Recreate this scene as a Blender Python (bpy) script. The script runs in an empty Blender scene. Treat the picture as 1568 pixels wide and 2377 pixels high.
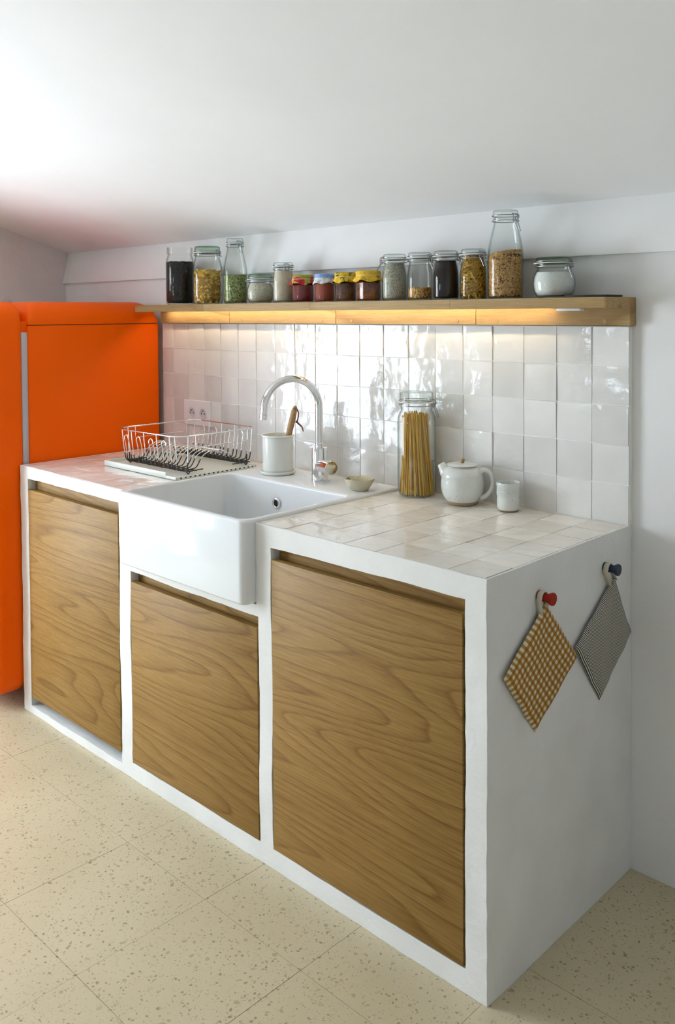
import bpy, bmesh, math, random
from mathutils import Vector, Matrix, noise
random.seed(11)
PI = math.pi
sc = bpy.context.scene
COL = sc.collection

# ---------------------------------------------------------------- camera
cam_d = bpy.data.cameras.new('camera'); cam = bpy.data.objects.new('camera', cam_d); COL.objects.link(cam)
YAW, PITCH, ROLL, FPX, SHY = 0.77248, -0.03022, 0.00652, 2071.95, 400.75
cam_d.sensor_fit = 'VERTICAL'; cam_d.sensor_height = 36.0
cam_d.lens = FPX / 2377.0 * 36.0
cam_d.shift_y = -SHY / 2377.0
cam_d.clip_start = 0.05
cam.matrix_world = (Matrix.Translation((1.03127, -2.10259, 1.4247)) @ Matrix.Rotation(YAW, 4, 'Z')
                    @ Matrix.Rotation(PI / 2 + PITCH, 4, 'X') @ Matrix.Rotation(-ROLL, 4, 'Z'))
sc.camera = cam

# ---------------------------------------------------------------- world, daylight openings, exposure
W = bpy.data.worlds.new('daylight'); sc.world = W; W.use_nodes = True
bg = W.node_tree.nodes['Background']
bg.inputs['Color'].default_value = (0.77, 0.885, 1.0, 1); bg.inputs['Strength'].default_value = 18.5
# openings in the left wall: (y_far, y_near, z_low, z_high)
OPEN = [(-1.86, -1.38, 0.32, 1.85), (-2.22, -1.90, 0.04, 1.85), (-2.55, -2.27, 0.42, 1.85)]
# opening in the wall behind the camera: (x0, x1, z0, z1)
OPEN_F = (-2.4, -2.0, .9, 1.45)
WLX = -2.82
for (ya, yb, za, zb) in OPEN:
    ld = bpy.data.lights.new('window_portal', 'AREA'); ld.shape = 'RECTANGLE'
    ld.size = zb - za; ld.size_y = yb - ya; ld.cycles.is_portal = True
    lo = bpy.data.objects.new('window_portal', ld); COL.objects.link(lo)
    lo.location = (WLX - 0.085, (ya + yb) / 2, (za + zb) / 2); lo.rotation_euler = (0, -PI / 2, 0)
ld = bpy.data.lights.new('window_portal', 'AREA'); ld.shape = 'RECTANGLE'; ld.cycles.is_portal = True
ld.size = OPEN_F[1] - OPEN_F[0]; ld.size_y = OPEN_F[3] - OPEN_F[2]
lo = bpy.data.objects.new('window_portal', ld); COL.objects.link(lo)
lo.location = ((OPEN_F[0] + OPEN_F[1]) / 2, -4.83, (OPEN_F[2] + OPEN_F[3]) / 2); lo.rotation_euler = (PI / 2, 0, 0)
sc.view_settings.view_transform = 'Standard'; sc.view_settings.look = 'None'
sc.view_settings.gamma = 1.0; sc.view_settings.use_curve_mapping = False
sc.view_settings.exposure = 0.28
sc.cycles.max_bounces = 10; sc.cycles.diffuse_bounces = 4; sc.cycles.glossy_bounces = 4
sc.cycles.transparent_max_bounces = 20; sc.cycles.transmission_bounces = 4
sc.cycles.use_adaptive_sampling = True; sc.cycles.adaptive_threshold = .12; sc.cycles.adaptive_min_samples = 20
sc.cycles.use_denoising = True
sc.cycles.caustics_reflective = False; sc.cycles.caustics_refractive = False
sc.cycles.sample_clamp_indirect = 6.0

# ---------------------------------------------------------------- materials
MATS = {}
def newmat(name):
    m = bpy.data.materials.new(name); m.use_nodes = True; MATS[name] = m
    return m, m.node_tree, m.node_tree.nodes['Principled BSDF']
def nd(nt, typ, **kw):
    n = nt.nodes.new(typ)
    for k, v in kw.items():
        if k in n.inputs: n.inputs[k].default_value = v
        else: setattr(n, k, v)
    return n
def lk(nt, a, ao, b, bi): nt.links.new(a.outputs[ao], b.inputs[bi])
def ramp(nt, stops, interp='LINEAR'):
    r = nt.nodes.new('ShaderNodeValToRGB'); r.color_ramp.interpolation = interp
    e = r.color_ramp.elements
    while len(e) < len(stops): e.new(0.5)
    for i, (p, c) in enumerate(stops):
        e[i].position = p; e[i].color = (c[0], c[1], c[2], 1)
    return r
def plain(name, col, rough=0.5, metal=0.0, coat=0.0, spec=0.5):
    m, nt, b = newmat(name)
    b.inputs['Base Color'].default_value = (*col, 1); b.inputs['Roughness'].default_value = rough
    b.inputs['Metallic'].default_value = metal; b.inputs['Coat Weight'].default_value = coat
    b.inputs['Specular IOR Level'].default_value = spec
    return m
def noisy(name, c1, c2, scale, rough=0.6, bump=0.0, bscale=None, detail=4, metal=0, bdist=0.01, coords='Object', lo=.35, hi=.65):
    m, nt, b = newmat(name)
    tc = nd(nt, 'ShaderNodeTexCoord')
    n = nd(nt, 'ShaderNodeTexNoise', Scale=scale, Detail=detail)
    lk(nt, tc, coords, n, 'Vector')
    r = ramp(nt, [(lo, c1), (hi, c2)]); lk(nt, n, 'Fac', r, 'Fac'); lk(nt, r, 'Color', b, 'Base Color')
    b.inputs['Roughness'].default_value = rough; b.inputs['Metallic'].default_value = metal
    if bump:
        n2 = nd(nt, 'ShaderNodeTexNoise', Scale=bscale or scale, Detail=6)
        lk(nt, tc, coords, n2, 'Vector')
        bp = nd(nt, 'ShaderNodeBump', Strength=bump, Distance=bdist)
        lk(nt, n2, 'Fac', bp, 'Height'); lk(nt, bp, 'Normal', b, 'Normal')
    return m
noisy('plaster', (.74, .73, .70), (.80, .79, .765), 6, .85, .32, 80, bdist=.004)
noisy('wall_paint', (.80, .785, .77), (.84, .83, .81), 3, .9, .25, 40, bdist=.004)
noisy('ceiling_paint', (.83, .83, .83), (.86, .86, .86), 2, .9, .08, 30, bdist=.003)
noisy('grout', (.86, .84, .79), (.90, .88, .83), 40, .9, .3, 200, bdist=.001)
plain('ceramic', (.77, .785, .79), .07, spec=.18)
plain('chrome', (.80, .81, .83), .08, 1.0)
plain('wire_steel', (.75, .75, .76), .18, 1.0)
plain('clasp_steel', (.32, .32, .33), .3, 1.0)
plain('black_coat', (.018, .017, .016), .4)
plain('black_plastic', (.012, .012, .012), .5)
plain('white_plastic', (.84, .84, .87), .35)
plain('socket_grey', (.66, .66, .70), .5)
plain('dark_hole', (.015, .015, .015), .6)
plain('orange_enamel', (.95, .118, .0005), .3, coat=.0, spec=.10)
plain('rubber_grey', (.50, .50, .53), .5)
plain('gasket_white', (.80, .80, .76), .5)
plain('red_paint', (.33, .018, .008), .5, spec=.2)
plain('navy_paint', (.010, .022, .050), .45)
plain('loop_cotton', (.62, .57, .44), .9)
plain('soap_clay', (.56, .51, .36), .6)
plain('leaf_green', (.06, .10, .02), .6)
plain('raw_clay', (.36, .26, .15), .8)
plain('leather_red', (.16, .03, .02), .6)
plain('string_cream', (.75, .70, .52), .8)
plain('pot_glaze', (.80, .81, .76), .18, coat=.3)

# led diffuser
m, nt, b = newmat('led_glow')
b.inputs['Base Color'].default_value = (.9, .85, .7, 1)
b.inputs['Emission Color'].default_value = (1.0, .79, .50, 1); b.inputs['Emission Strength'].default_value = 42.0

# thin jar glass: clear sheet with a Fresnel reflection, greener where seen edge-on
def glass(name, face_col, edge_col):
    m, nt, b = newmat(name); nt.nodes.remove(b)
    out = [n for n in nt.nodes if n.type == 'OUTPUT_MATERIAL'][0]
    lw = nd(nt, 'ShaderNodeLayerWeight', Blend=.35)
    r = ramp(nt, [(.35, face_col), (.95, edge_col)]); lk(nt, lw, 'Facing', r, 'Fac')
    tr = nd(nt, 'ShaderNodeBsdfTransparent'); lk(nt, r, 'Color', tr, 'Color')
    gl = nd(nt, 'ShaderNodeBsdfGlossy', Roughness=.03)
    lf = nd(nt, 'ShaderNodeLayerWeight', Blend=.5)
    pw = nd(nt, 'ShaderNodeMath', operation='POWER'); pw.inputs[1].default_value = 5.0; lk(nt, lf, 'Facing', pw, 0)
    fr = nd(nt, 'ShaderNodeMath', operation='MULTIPLY_ADD'); fr.inputs[1].default_value = .95; fr.inputs[2].default_value = .024; lk(nt, pw, 0, fr, 0)
    mx = nd(nt, 'ShaderNodeMixShader')
    lk(nt, fr, 0, mx, 0); lk(nt, tr, 'BSDF', mx, 1); lk(nt, gl, 'BSDF', mx, 2)
    lk(nt, mx, 'Shader', out, 'Surface')
    return m
glass('jar_glass', (.975, .985, .98), (.60, .68, .66))
glass('lid_glass', (.94, .965, .955), (.50, .58, .55))
glass('green_glass', (.72, .84, .74), (.10, .28, .15))

# zellige tile: glossy, uneven, every tile a little different
def zellige(name, c1, c2, wav=.38):
    m, nt, b = newmat(name)
    tc = nd(nt, 'ShaderNodeTexCoord'); oi = nd(nt, 'ShaderNodeObjectInfo')
    mul = nd(nt, 'ShaderNodeMath', operation='MULTIPLY'); mul.inputs[1].default_value = 60
    lk(nt, oi, 'Random', mul, 0)
    def n4(scale, detail, rough=.5, vec=None):
        n = nd(nt, 'ShaderNodeTexNoise', noise_dimensions='4D', Scale=scale, Detail=detail, Roughness=rough)
        lk(nt, tc, 'Object', n, 'Vector'); lk(nt, mul, 0, n, 'W'); return n
    cn = n4(9, 3)
    add = nd(nt, 'ShaderNodeMath', operation='ADD'); lk(nt, cn, 'Fac', add, 0)
    sub = nd(nt, 'ShaderNodeMath', operation='MULTIPLY_ADD'); sub.inputs[1].default_value = .9; sub.inputs[2].default_value = -.45
    lk(nt, oi, 'Random', sub, 0); lk(nt, sub, 0, add, 1)
    r = ramp(nt, [(.15, c1), (.85, c2)]); lk(nt, add, 0, r, 'Fac'); lk(nt, r, 'Color', b, 'Base Color')
    b.inputs['Roughness'].default_value = .07; b.inputs['Specular IOR Level'].default_value = .4
    big = n4(16, 1.5); mid = n4(55, 3, .55)
    b1 = nd(nt, 'ShaderNodeBump', Strength=wav, Distance=.012); lk(nt, big, 'Fac', b1, 'Height')
    b2 = nd(nt, 'ShaderNodeBump', Strength=wav * .55, Distance=.003); lk(nt, mid, 'Fac', b2, 'Height')
    lk(nt, b1, 'Normal', b2, 'Normal'); lk(nt, b2, 'Normal', b, 'Normal')
    return m
zellige('zellige_wall', (.67, .66, .63), (.80, .79, .765))
zellige('zellige_top', (.76, .72, .65), (.86, .83, .77), .28)

# oak: long grain along local X, bands across local Z
def oak(name, light, mid, dark, axis='Z', ring=26.0, rough=.5):
    m, nt, b = newmat(name)
    tc = nd(nt, 'ShaderNodeTexCoord'); oi = nd(nt, 'ShaderNodeObjectInfo')
    off = nd(nt, 'ShaderNodeMath', operation='MULTIPLY'); off.inputs[1].default_value = 31.7
    lk(nt, oi, 'Random', off, 0)
    cmb = nd(nt, 'ShaderNodeCombineXYZ'); lk(nt, off, 0, cmb, 0); lk(nt, off, 0, cmb, 2)
    vadd = nd(nt, 'ShaderNodeVectorMath', operation='ADD'); lk(nt, tc, 'Object', vadd, 0); lk(nt, cmb, 0, vadd, 1)
    def mp(sx, sy, sz):
        k = nd(nt, 'ShaderNodeMapping'); k.inputs['Scale'].default_value = (sx, sy, sz); lk(nt, vadd, 0, k, 'Vector'); return k
    # slow field bent along the grain -> cathedral figures
    f = nd(nt, 'ShaderNodeTexNoise', Scale=1.0, Detail=1.6, Roughness=.45, Distortion=.0); lk(nt, mp(.62, 4, 4.6), 0, f, 'Vector')
    s = nd(nt, 'ShaderNodeMath', operation='MULTIPLY'); s.inputs[1].default_value = ring; lk(nt, f, 'Fac', s, 0)
    w = nd(nt, 'ShaderNodeMath', operation='FRACT'); lk(nt, s, 0, w, 0)
    rw = ramp(nt, [(0, (0, 0, 0)), (.45, (.08, .08, .08)), (.78, (.5, .5, .5)), (.90, (1, 1, 1)), (1, (0, 0, 0))]); lk(nt, w, 0, rw, 'Fac')
    fine = nd(nt, 'ShaderNodeTexNoise', Scale=1.0, Detail=3, Roughness=.6); lk(nt, mp(7, 60, 230), 0, fine, 'Vector')
    pore = nd(nt, 'ShaderNodeTexNoise', Scale=1.0, Detail=2); lk(nt, mp(28, 300, 700), 0, pore, 'Vector')
    tone = nd(nt, 'ShaderNodeTexNoise', Scale=1.0, Detail=2); lk(nt, mp(.9, 2, 5), 0, tone, 'Vector')
    rf = ramp(nt, [(.30, dark), (.52, mid), (.72, light)]); 
    a1 = nd(nt, 'ShaderNodeMath', operation='MULTIPLY_ADD'); a1.inputs[1].default_value = .75; lk(nt, fine, 'Fac', a1, 0)
    a0 = nd(nt, 'ShaderNodeMath', operation='MULTIPLY'); a0.inputs[1].default_value = .28; lk(nt, tone, 'Fac', a0, 0)
    lk(nt, a0, 0, a1, 2)
    lk(nt, a1, 0, rf, 'Fac')
    mxd = nd(nt, 'ShaderNodeMix', data_type='RGBA', blend_type='MULTIPLY'); 
    fm = nd(nt, 'ShaderNodeMath', operation='MULTIPLY'); fm.inputs[1].default_value = .62; lk(nt, rw, 'Color', fm, 0)
    nt.links.new(fm.outputs[0], mxd.inputs[0]); nt.links.new(rf.outputs['Color'], mxd.inputs[6]); mxd.inputs[7].default_value = (.50, .40, .28, 1)
    rp = ramp(nt, [(.33, (.72, .66, .58)), (.45, (1, 1, 1))]); lk(nt, pore, 'Fac', rp, 'Fac')
    mx2 = nd(nt, 'ShaderNodeMix', data_type='RGBA', blend_type='MULTIPLY'); mx2.inputs[0].default_value = .6
    nt.links.new(mxd.outputs[2], mx2.inputs[6]); nt.links.new(rp.outputs['Color'], mx2.inputs[7])
    nt.links.new(mx2.outputs[2], b.inputs['Base Color'])
    b.inputs['Roughness'].default_value = rough; b.inputs['Specular IOR Level'].default_value = .18
    bp = nd(nt, 'ShaderNodeBump', Strength=.12, Distance=.001); lk(nt, fine, 'Fac', bp, 'Height'); lk(nt, bp, 'Normal', b, 'Normal')
    return m
oak('oak', (.37, .222, .070), (.305, .175, .049), (.235, .126, .031), ring=24)
oak('oak_shelf', (.47, .325, .155), (.40, .265, .115), (.33, .21, .085), ring=8)

# terrazzo floor
m, nt, b = newmat('terrazzo')
geo = nd(nt, 'ShaderNodeNewGeometry'); oi = nd(nt, 'ShaderNodeObjectInfo')
dn = nd(nt, 'ShaderNodeTexNoise', Scale=60, Detail=2); lk(nt, geo, 'Position', dn, 'Vector')
dm = nd(nt, 'ShaderNodeVectorMath', operation='SCALE'); dm.inputs['Scale'].default_value = .014; lk(nt, dn, 'Color', dm, 0)
dv = nd(nt, 'ShaderNodeVectorMath', operation='ADD'); lk(nt, geo, 'Position', dv, 0); lk(nt, dm, 0, dv, 1)
bn = nd(nt, 'ShaderNodeTexNoise', Scale=3, Detail=4); lk(nt, geo, 'Position', bn, 'Vector')
base = ramp(nt, [(.3, (.55, .465, .295)), (.7, (.61, .525, .35))]); lk(nt, bn, 'Fac', base, 'Fac')
cur = base.outputs['Color']
for (scl, thr, rad, cols) in ((62, .66, .26, [(.30, .23, .135), (.42, .34, .21), (.46, .38, .24), (.36, .30, .20)]),
                              (115, .46, .30, [(.38, .30, .175), (.46, .38, .24), (.48, .40, .255), (.33, .26, .16)]),
                              (200, .40, .32, [(.44, .36, .22), (.49, .42, .27), (.58, .52, .38), (.40, .32, .20)])):
    v = nd(nt, 'ShaderNodeTexVoronoi', Scale=scl, Randomness=1.0); lk(nt, dv, 0, v, 'Vector')
    sp = nd(nt, 'ShaderNodeSeparateColor'); lk(nt, v, 'Color', sp, 0)
    # chip size varies from cell to cell
    rr = nd(nt, 'ShaderNodeMath', operation='MULTIPLY_ADD'); rr.inputs[1].default_value = rad; rr.inputs[2].default_value = .10; lk(nt, sp, 1, rr, 0)
    c1 = nd(nt, 'ShaderNodeMath', operation='LESS_THAN'); lk(nt, v, 'Distance', c1, 0); lk(nt, rr, 0, c1, 1)
    c2 = nd(nt, 'ShaderNodeMath', operation='GREATER_THAN'); lk(nt, sp, 0, c2, 0); c2.inputs[1].default_value = thr
    cm = nd(nt, 'ShaderNodeMath', operation='MULTIPLY'); lk(nt, c1, 0, cm, 0); lk(nt, c2, 0, cm, 1)
    cr = ramp(nt, [(i / len(cols), c) for i, c in enumerate(cols)], 'CONSTANT'); lk(nt, sp, 2, cr, 'Fac')
    mx = nd(nt, 'ShaderNodeMix', data_type='RGBA'); nt.links.new(cm.outputs[0], mx.inputs[0]); nt.links.new(cur, mx.inputs[6]); nt.links.new(cr.outputs['Color'], mx.inputs[7])
    cur = mx.outputs[2]
nt.links.new(cur, b.inputs['Base Color']); b.inputs['Roughness'].default_value = .42
plain('floor_joint', (.30, .25, .165), .9)

# granular fills (cell-coloured)
def grains(name, cols, scale, bump=.6, rough=.7, bd=.002):
    m, nt, b = newmat(name)
    tc = nd(nt, 'ShaderNodeTexCoord')
    v = nd(nt, 'ShaderNodeTexVoronoi', Scale=scale, Randomness=1.0); lk(nt, tc, 'Object', v, 'Vector')
    sp = nd(nt, 'ShaderNodeSeparateColor'); lk(nt, v, 'Color', sp, 0)
    cr = ramp(nt, [(i / len(cols), c) for i, c in enumerate(cols)], 'CONSTANT'); lk(nt, sp, 0, cr, 'Fac')
    lk(nt, cr, 'Color', b, 'Base Color'); b.inputs['Roughness'].default_value = rough; b.inputs['Specular IOR Level'].default_value = .15
    bp = nd(nt, 'ShaderNodeBump', Strength=bump, Distance=bd, invert=True); lk(nt, v, 'Distance', bp, 'Height'); lk(nt, bp, 'Normal', b, 'Normal')
    return m
grains('black_lentil', [(.010, .008, .007), (.016, .013, .010), (.035, .025, .018), (.006, .005, .005)], 330)
grains('green_split', [(.20, .25, .06), (.33, .36, .13), (.12, .17, .03), (.42, .40, .22), (.07, .11, .02), (.25, .30, .08)], 230, .8)
grains('pale_grain', [(.62, .58, .46), (.50, .45, .33), (.72, .68, .58), (.56, .52, .42)], 420)
grains('grey_seed', [(.42, .40, .30), (.54, .51, .41), (.30, .28, .20), (.62, .59, .49)], 520)
plain('dark_powder', (.018, .010, .009), .8, spec=.1)
noisy('cream_flour', (.60, .52, .38), (.70, .62, .47), 60, .85, .3, 300, bdist=.001)
noisy('white_sugar', (.74, .74, .70), (.82, .82, .79), 200, .7, .4, 900, bdist=.0005)
plain('pasta_yellow', (.72, .44, .05), .5)
plain('pasta_deep', (.36, .18, .02), .7)
plain('fusilli_yellow', (.84, .49, .035), .5)
plain('macaroni_tan', (.62, .34, .09), .5)
plain('macaroni_gap_shade', (.10, .04, .008), .8)  # core colour: shade in the gaps between the pieces, painted near black
plain('macaroni_mid', (.42, .20, .04), .6)
plain('corn_yellow', (.72, .45, .12), .4)
plain('corn_orange', (.55, .24, .04), .5)
noisy('spaghetti', (.64, .36, .035), (.76, .47, .07), 3, .5)
plain('jam_red', (.17, .008, .006), .25)
plain('jam_tomato', (.30, .045, .012), .35)
noisy('jam_dark', (.035, .008, .005), (.16, .05, .01), 30, .25)
noisy('jam_amber', (.05, .012, .005), (.34, .10, .015), 28, .25)

# printed cloths
def cloth_mat(name, cols, scale, interp='CONSTANT', detail=2, dist=1.0):
    m, nt, b = newmat(name)
    tc = nd(nt, 'ShaderNodeTexCoord'); n = nd(nt, 'ShaderNodeTexNoise', Scale=scale, Detail=detail, Distortion=dist)
    lk(nt, tc, 'Object', n, 'Vector')
    r = ramp(nt, cols, interp); lk(nt, n, 'Fac', r, 'Fac'); lk(nt, r, 'Color', b, 'Base Color'); b.inputs['Roughness'].default_value = .9
cloth_mat('cloth_red_green', [(0, (.42, .02, .015)), (.44, (.60, .20, .10)), (.47, (.30, .34, .03)), (.56, (.35, .015, .012))], 22, detail=0, dist=.5)
cloth_mat('cloth_blue', [(0, (.14, .27, .75)), (.42, (.55, .65, .85)), (.47, (.10, .22, .65)), (.53, (.50, .62, .85)), (.58, (.12, .25, .70))], 150, dist=2)
cloth_mat('cloth_white_print', [(0, (.70, .74, .76)), (.56, (.74, .76, .76)), (.60, (.10, .28, .16)), (.66, (.70, .72, .74))], 90)
cloth_mat('cloth_yellow_green', [(0, (.72, .46, .02)), (.46, (.74, .48, .02)), (.50, (.09, .14, .02)), (.55, (.70, .44, .02)), (.60, (.16, .02, .02))], 45, detail=1)
cloth_mat('cloth_yellow_brown', [(0, (.76, .47, .03)), (.55, (.74, .45, .03)), (.60, (.28, .09, .015)), (.66, (.70, .42, .03))], 70, detail=2)

# gingham / ticking by UV
def uvmath(nt, tc, comp, mul):
    s = nd(nt, 'ShaderNodeSeparateXYZ'); lk(nt, tc, 'UV', s, 0)
    k = nd(nt, 'ShaderNodeMath', operation='MULTIPLY'); k.inputs[1].default_value = mul; nt.links.new(s.outputs[comp], k.inputs[0])
    f = nd(nt, 'ShaderNodeMath', operation='FRACT'); lk(nt, k, 0, f, 0)
    g = nd(nt, 'ShaderNodeMath', operation='GREATER_THAN'); g.inputs[1].default_value = .5; lk(nt, f, 0, g, 0)
    return g
m, nt, b = newmat('gingham'); tc = nd(nt, 'ShaderNodeTexCoord')
gu = uvmath(nt, tc, 0, 12.5); gv = uvmath(nt, tc, 1, 13.5)
ad = nd(nt, 'ShaderNodeMath', operation='ADD'); lk(nt, gu, 0, ad, 0); lk(nt, gv, 0, ad, 1)
hf = nd(nt, 'ShaderNodeMath', operation='MULTIPLY'); hf.inputs[1].default_value = .45; lk(nt, ad, 0, hf, 0)
r = ramp(nt, [(0, (.66, .60, .47)), (.3, (.42, .225, .04)), (.7, (.31, .115, .006))], 'CONSTANT'); lk(nt, hf, 0, r, 'Fac'); lk(nt, r, 'Color', b, 'Base Color')
b.inputs['Roughness'].default_value = .9
nn = nd(nt, 'ShaderNodeTexNoise', Scale=40, Detail=2); lk(nt, tc, 'Object', nn, 'Vector'); bp = nd(nt, 'ShaderNodeBump', Strength=.5, Distance=.004); lk(nt, nn, 'Fac', bp, 'Height'); lk(nt, bp, 'Normal', b, 'Normal')
m, nt, b = newmat('ticking'); tc = nd(nt, 'ShaderNodeTexCoord')
gv = uvmath(nt, tc, 1, 50)
r = ramp(nt, [(0, (.62, .58, .50)), (.5, (.030, .032, .04))], 'CONSTANT'); lk(nt, gv, 0, r, 'Fac'); lk(nt, r, 'Color', b, 'Base Color')
b.inputs['Roughness'].default_value = .9
nn = nd(nt, 'ShaderNodeTexNoise', Scale=30, Detail=2); lk(nt, tc, 'Object', nn, 'Vector'); bp = nd(nt, 'ShaderNodeBump', Strength=.5, Distance=.004); lk(nt, nn, 'Fac', bp, 'Height'); lk(nt, bp, 'Normal', b, 'Normal')

# speckled stoneware
m, nt, b = newmat('stoneware'); tc = nd(nt, 'ShaderNodeTexCoord')
n = nd(nt, 'ShaderNodeTexNoise', Scale=14, Detail=5); lk(nt, tc, 'Object', n, 'Vector')
r1 = ramp(nt, [(.3, (.60, .63, .60)), (.7, (.76, .77, .73))]); lk(nt, n, 'Fac', r1, 'Fac')
v = nd(nt, 'ShaderNodeTexVoronoi', Scale=160); lk(nt, tc, 'Object', v, 'Vector')
sp = nd(nt, 'ShaderNodeSeparateColor'); lk(nt, v, 'Color', sp, 0)
c1 = nd(nt, 'ShaderNodeMath', operation='LESS_THAN'); c1.inputs[1].default_value = .16; lk(nt, v, 'Distance', c1, 0)
c2 = nd(nt, 'ShaderNodeMath', operation='GREATER_THAN'); c2.inputs[1].default_value = .90; lk(nt, sp, 0, c2, 0)
cm = nd(nt, 'ShaderNodeMath', operation='MULTIPLY'); lk(nt, c1, 0, cm, 0); lk(nt, c2, 0, cm, 1)
mx = nd(nt, 'ShaderNodeMix', data_type='RGBA'); nt.links.new(cm.outputs[0], mx.inputs[0]); nt.links.new(r1.outputs['Color'], mx.inputs[6]); mx.inputs[7].default_value = (.10, .08, .06, 1)
nt.links.new(mx.outputs[2], b.inputs['Base Color']); b.inputs['Roughness'].default_value = .22
oak('brush_wood', (.52, .34, .18), (.44, .28, .14), (.34, .20, .09), ring=6)

# ---------------------------------------------------------------- mesh helpers
def finish(bm, name, mats, smooth=None, recalc=True):
    if recalc: bmesh.ops.recalc_face_normals(bm, faces=bm.faces[:])
    me = bpy.data.meshes.new(name); bm.to_mesh(me); bm.free()
    for k in (mats if isinstance(mats, (list, tuple)) else [mats]): me.materials.append(MATS[k])
    if smooth is not None:
        me.shade_smooth()
        if smooth < 179: me.set_sharp_from_angle(angle=math.radians(smooth))
    return me
def obj(name, me, parent=None, loc=(0, 0, 0)):
    o = bpy.data.objects.new(name, me); COL.objects.link(o)
    o.parent = parent; o.location = loc
    return o
def part(name, bm, mats, parent=None, smooth=None, loc=(0, 0, 0)):
    return obj(name, finish(bm, name, mats, smooth), parent, loc)
def tag(o, label, cat, group=None):
    o['label'] = label; o['category'] = cat
    if group: o['group'] = group
    return o
def thing(name, label, cat, loc=(0, 0, 0), rz=0, group=None):
    o = bpy.data.objects.new(name, None); COL.objects.link(o); o.empty_display_size = .05
    o.location = loc; o.rotation_euler = (0, 0, rz)
    return tag(o, label, cat, group)
def stuff(o, label, cat):
    o['kind'] = 'stuff'; o['label'] = label; o['category'] = cat; return o
def struct(o, label=None):
    o['kind'] = 'structure'
    if label: o['label'] = label
    return o
def box(x0, x1, y0, y1, z0, z1, bm=None, bev=0, seg=2):
    bm = bm or bmesh.new()
    r = bmesh.ops.create_cube(bm, size=1.0)
    for v in r['verts']:
        v.co = Vector(((x0 + x1) / 2 + v.co.x * (x1 - x0), (y0 + y1) / 2 + v.co.y * (y1 - y0), (z0 + z1) / 2 + v.co.z * (z1 - z0)))
    if bev:
        es = list({e for v in r['verts'] for e in v.link_edges})
        bmesh.ops.bevel(bm, geom=es, offset=bev, segments=seg, profile=.5, affect='EDGES', clamp_overlap=True)
    return bm
def lathe(prof, n=48, bm=None, c=(0, 0, 0), close=False):
    bm = bm or bmesh.new(); rings = []
    for (r, z) in prof:
        if r < 1e-6: rings.append([bm.verts.new((c[0], c[1], c[2] + z))])
        else: rings.append([bm.verts.new((c[0] + r * math.cos(2 * PI * i / n), c[1] + r * math.sin(2 * PI * i / n), c[2] + z)) for i in range(n)])
    for a, b_ in zip(rings, rings[1:]):
        for i in range(n):
            j = (i + 1) % n
            if len(a) == 1 and len(b_) == 1: continue
            if len(a) == 1: bm.faces.new((a[0], b_[i], b_[j]))
            elif len(b_) == 1: bm.faces.new((a[i], a[j], b_[0]))
            else: bm.faces.new((a[i], a[j], b_[j], b_[i]))
    return bm
def tube(pts, r, n=8, bm=None, closed=False, cap=True, radii=None, mi=None):
    bm = bm or bmesh.new(); pts = [Vector(p) for p in pts]; m_ = len(pts); rings = []; prev = None
    for i, p in enumerate(pts):
        if closed: t = (pts[(i + 1) % m_] - pts[i - 1])
        else: t = pts[min(i + 1, m_ - 1)] - pts[max(i - 1, 0)]
        t.normalize()
        if prev is None:
            u = t.cross(Vector((0, 0, 1)));
            if u.length < 1e-3: u = t.cross(Vector((0, 1, 0)))
        else: u = prev - t * prev.dot(t)
        u.normalize(); prev = u; w = t.cross(u); rr = radii[i] if radii else r
        rings.append([bm.verts.new(p + (u * math.cos(2 * PI * k / n) + w * math.sin(2 * PI * k / n)) * rr) for k in range(n)])
    prs = list(zip(rings, rings[1:])) + ([(rings[-1], rings[0])] if closed else [])
    for q, (a, b_) in enumerate(prs):
        for k in range(n):
            f = bm.faces.new((a[k], a[(k + 1) % n], b_[(k + 1) % n], b_[k]))
            if mi: f.material_index = mi[q]
    if cap and not closed:
        f = bm.faces.new(rings[0][::-1]); g = bm.faces.new(rings[-1])
        if mi: f.material_index = mi[0]; g.material_index = mi[-1]
    return bm
def smoothpath(pts, sub=6):
    P = [Vector(p) for p in pts]; out = []
    for i in range(len(P) - 1):
        p0, p1, p2, p3 = P[max(i - 1, 0)], P[i], P[i + 1], P[min(i + 2, len(P) - 1)]
        for k in range(sub):
            t = k / sub
            out.append(.5 * ((2 * p1) + (p2 - p0) * t + (2 * p0 - 5 * p1 + 4 * p2 - p3) * t * t + (3 * p1 - p0 - 3 * p2 + p3) * t ** 3))
    out.append(P[-1]); return out
def rrect(x0, x1, y0, y1, r, n=6):
    out = []
    for (cx, cy, a0) in ((x1 - r, y1 - r, 0), (x0 + r, y1 - r, 90), (x0 + r, y0 + r, 180), (x1 - r, y0 + r, 270)):
        for k in range(n + 1):
            a = math.radians(a0 + 90 * k / n); out.append((cx + r * math.cos(a), cy + r * math.sin(a)))
    return out
def loft(rings, bm=None, cap0=False, cap1=False):
    bm = bm or bmesh.new(); R = [[bm.verts.new(p) for p in ring] for ring in rings]; n = len(R[0])
    for a, b_ in zip(R, R[1:]):
        for k in range(n): bm.faces.new((a[k], a[(k + 1) % n], b_[(k + 1) % n], b_[k]))
    if cap0: bm.faces.new(R[0][::-1])
    if cap1: bm.faces.new(R[-1])
    return bm
def lines(a, b_, step, extra=()):
    s = sorted(set([round(v, 5) for v in [a, b_, *extra] if a - 1e-6 <= v <= b_ + 1e-6])); out = [s[0]]
    for p, q in zip(s, s[1:]):
        k = max(1, round((q - p) / step))
        out += [p + (q - p) * i / k for i in range(1, k + 1)]
    return out
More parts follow.
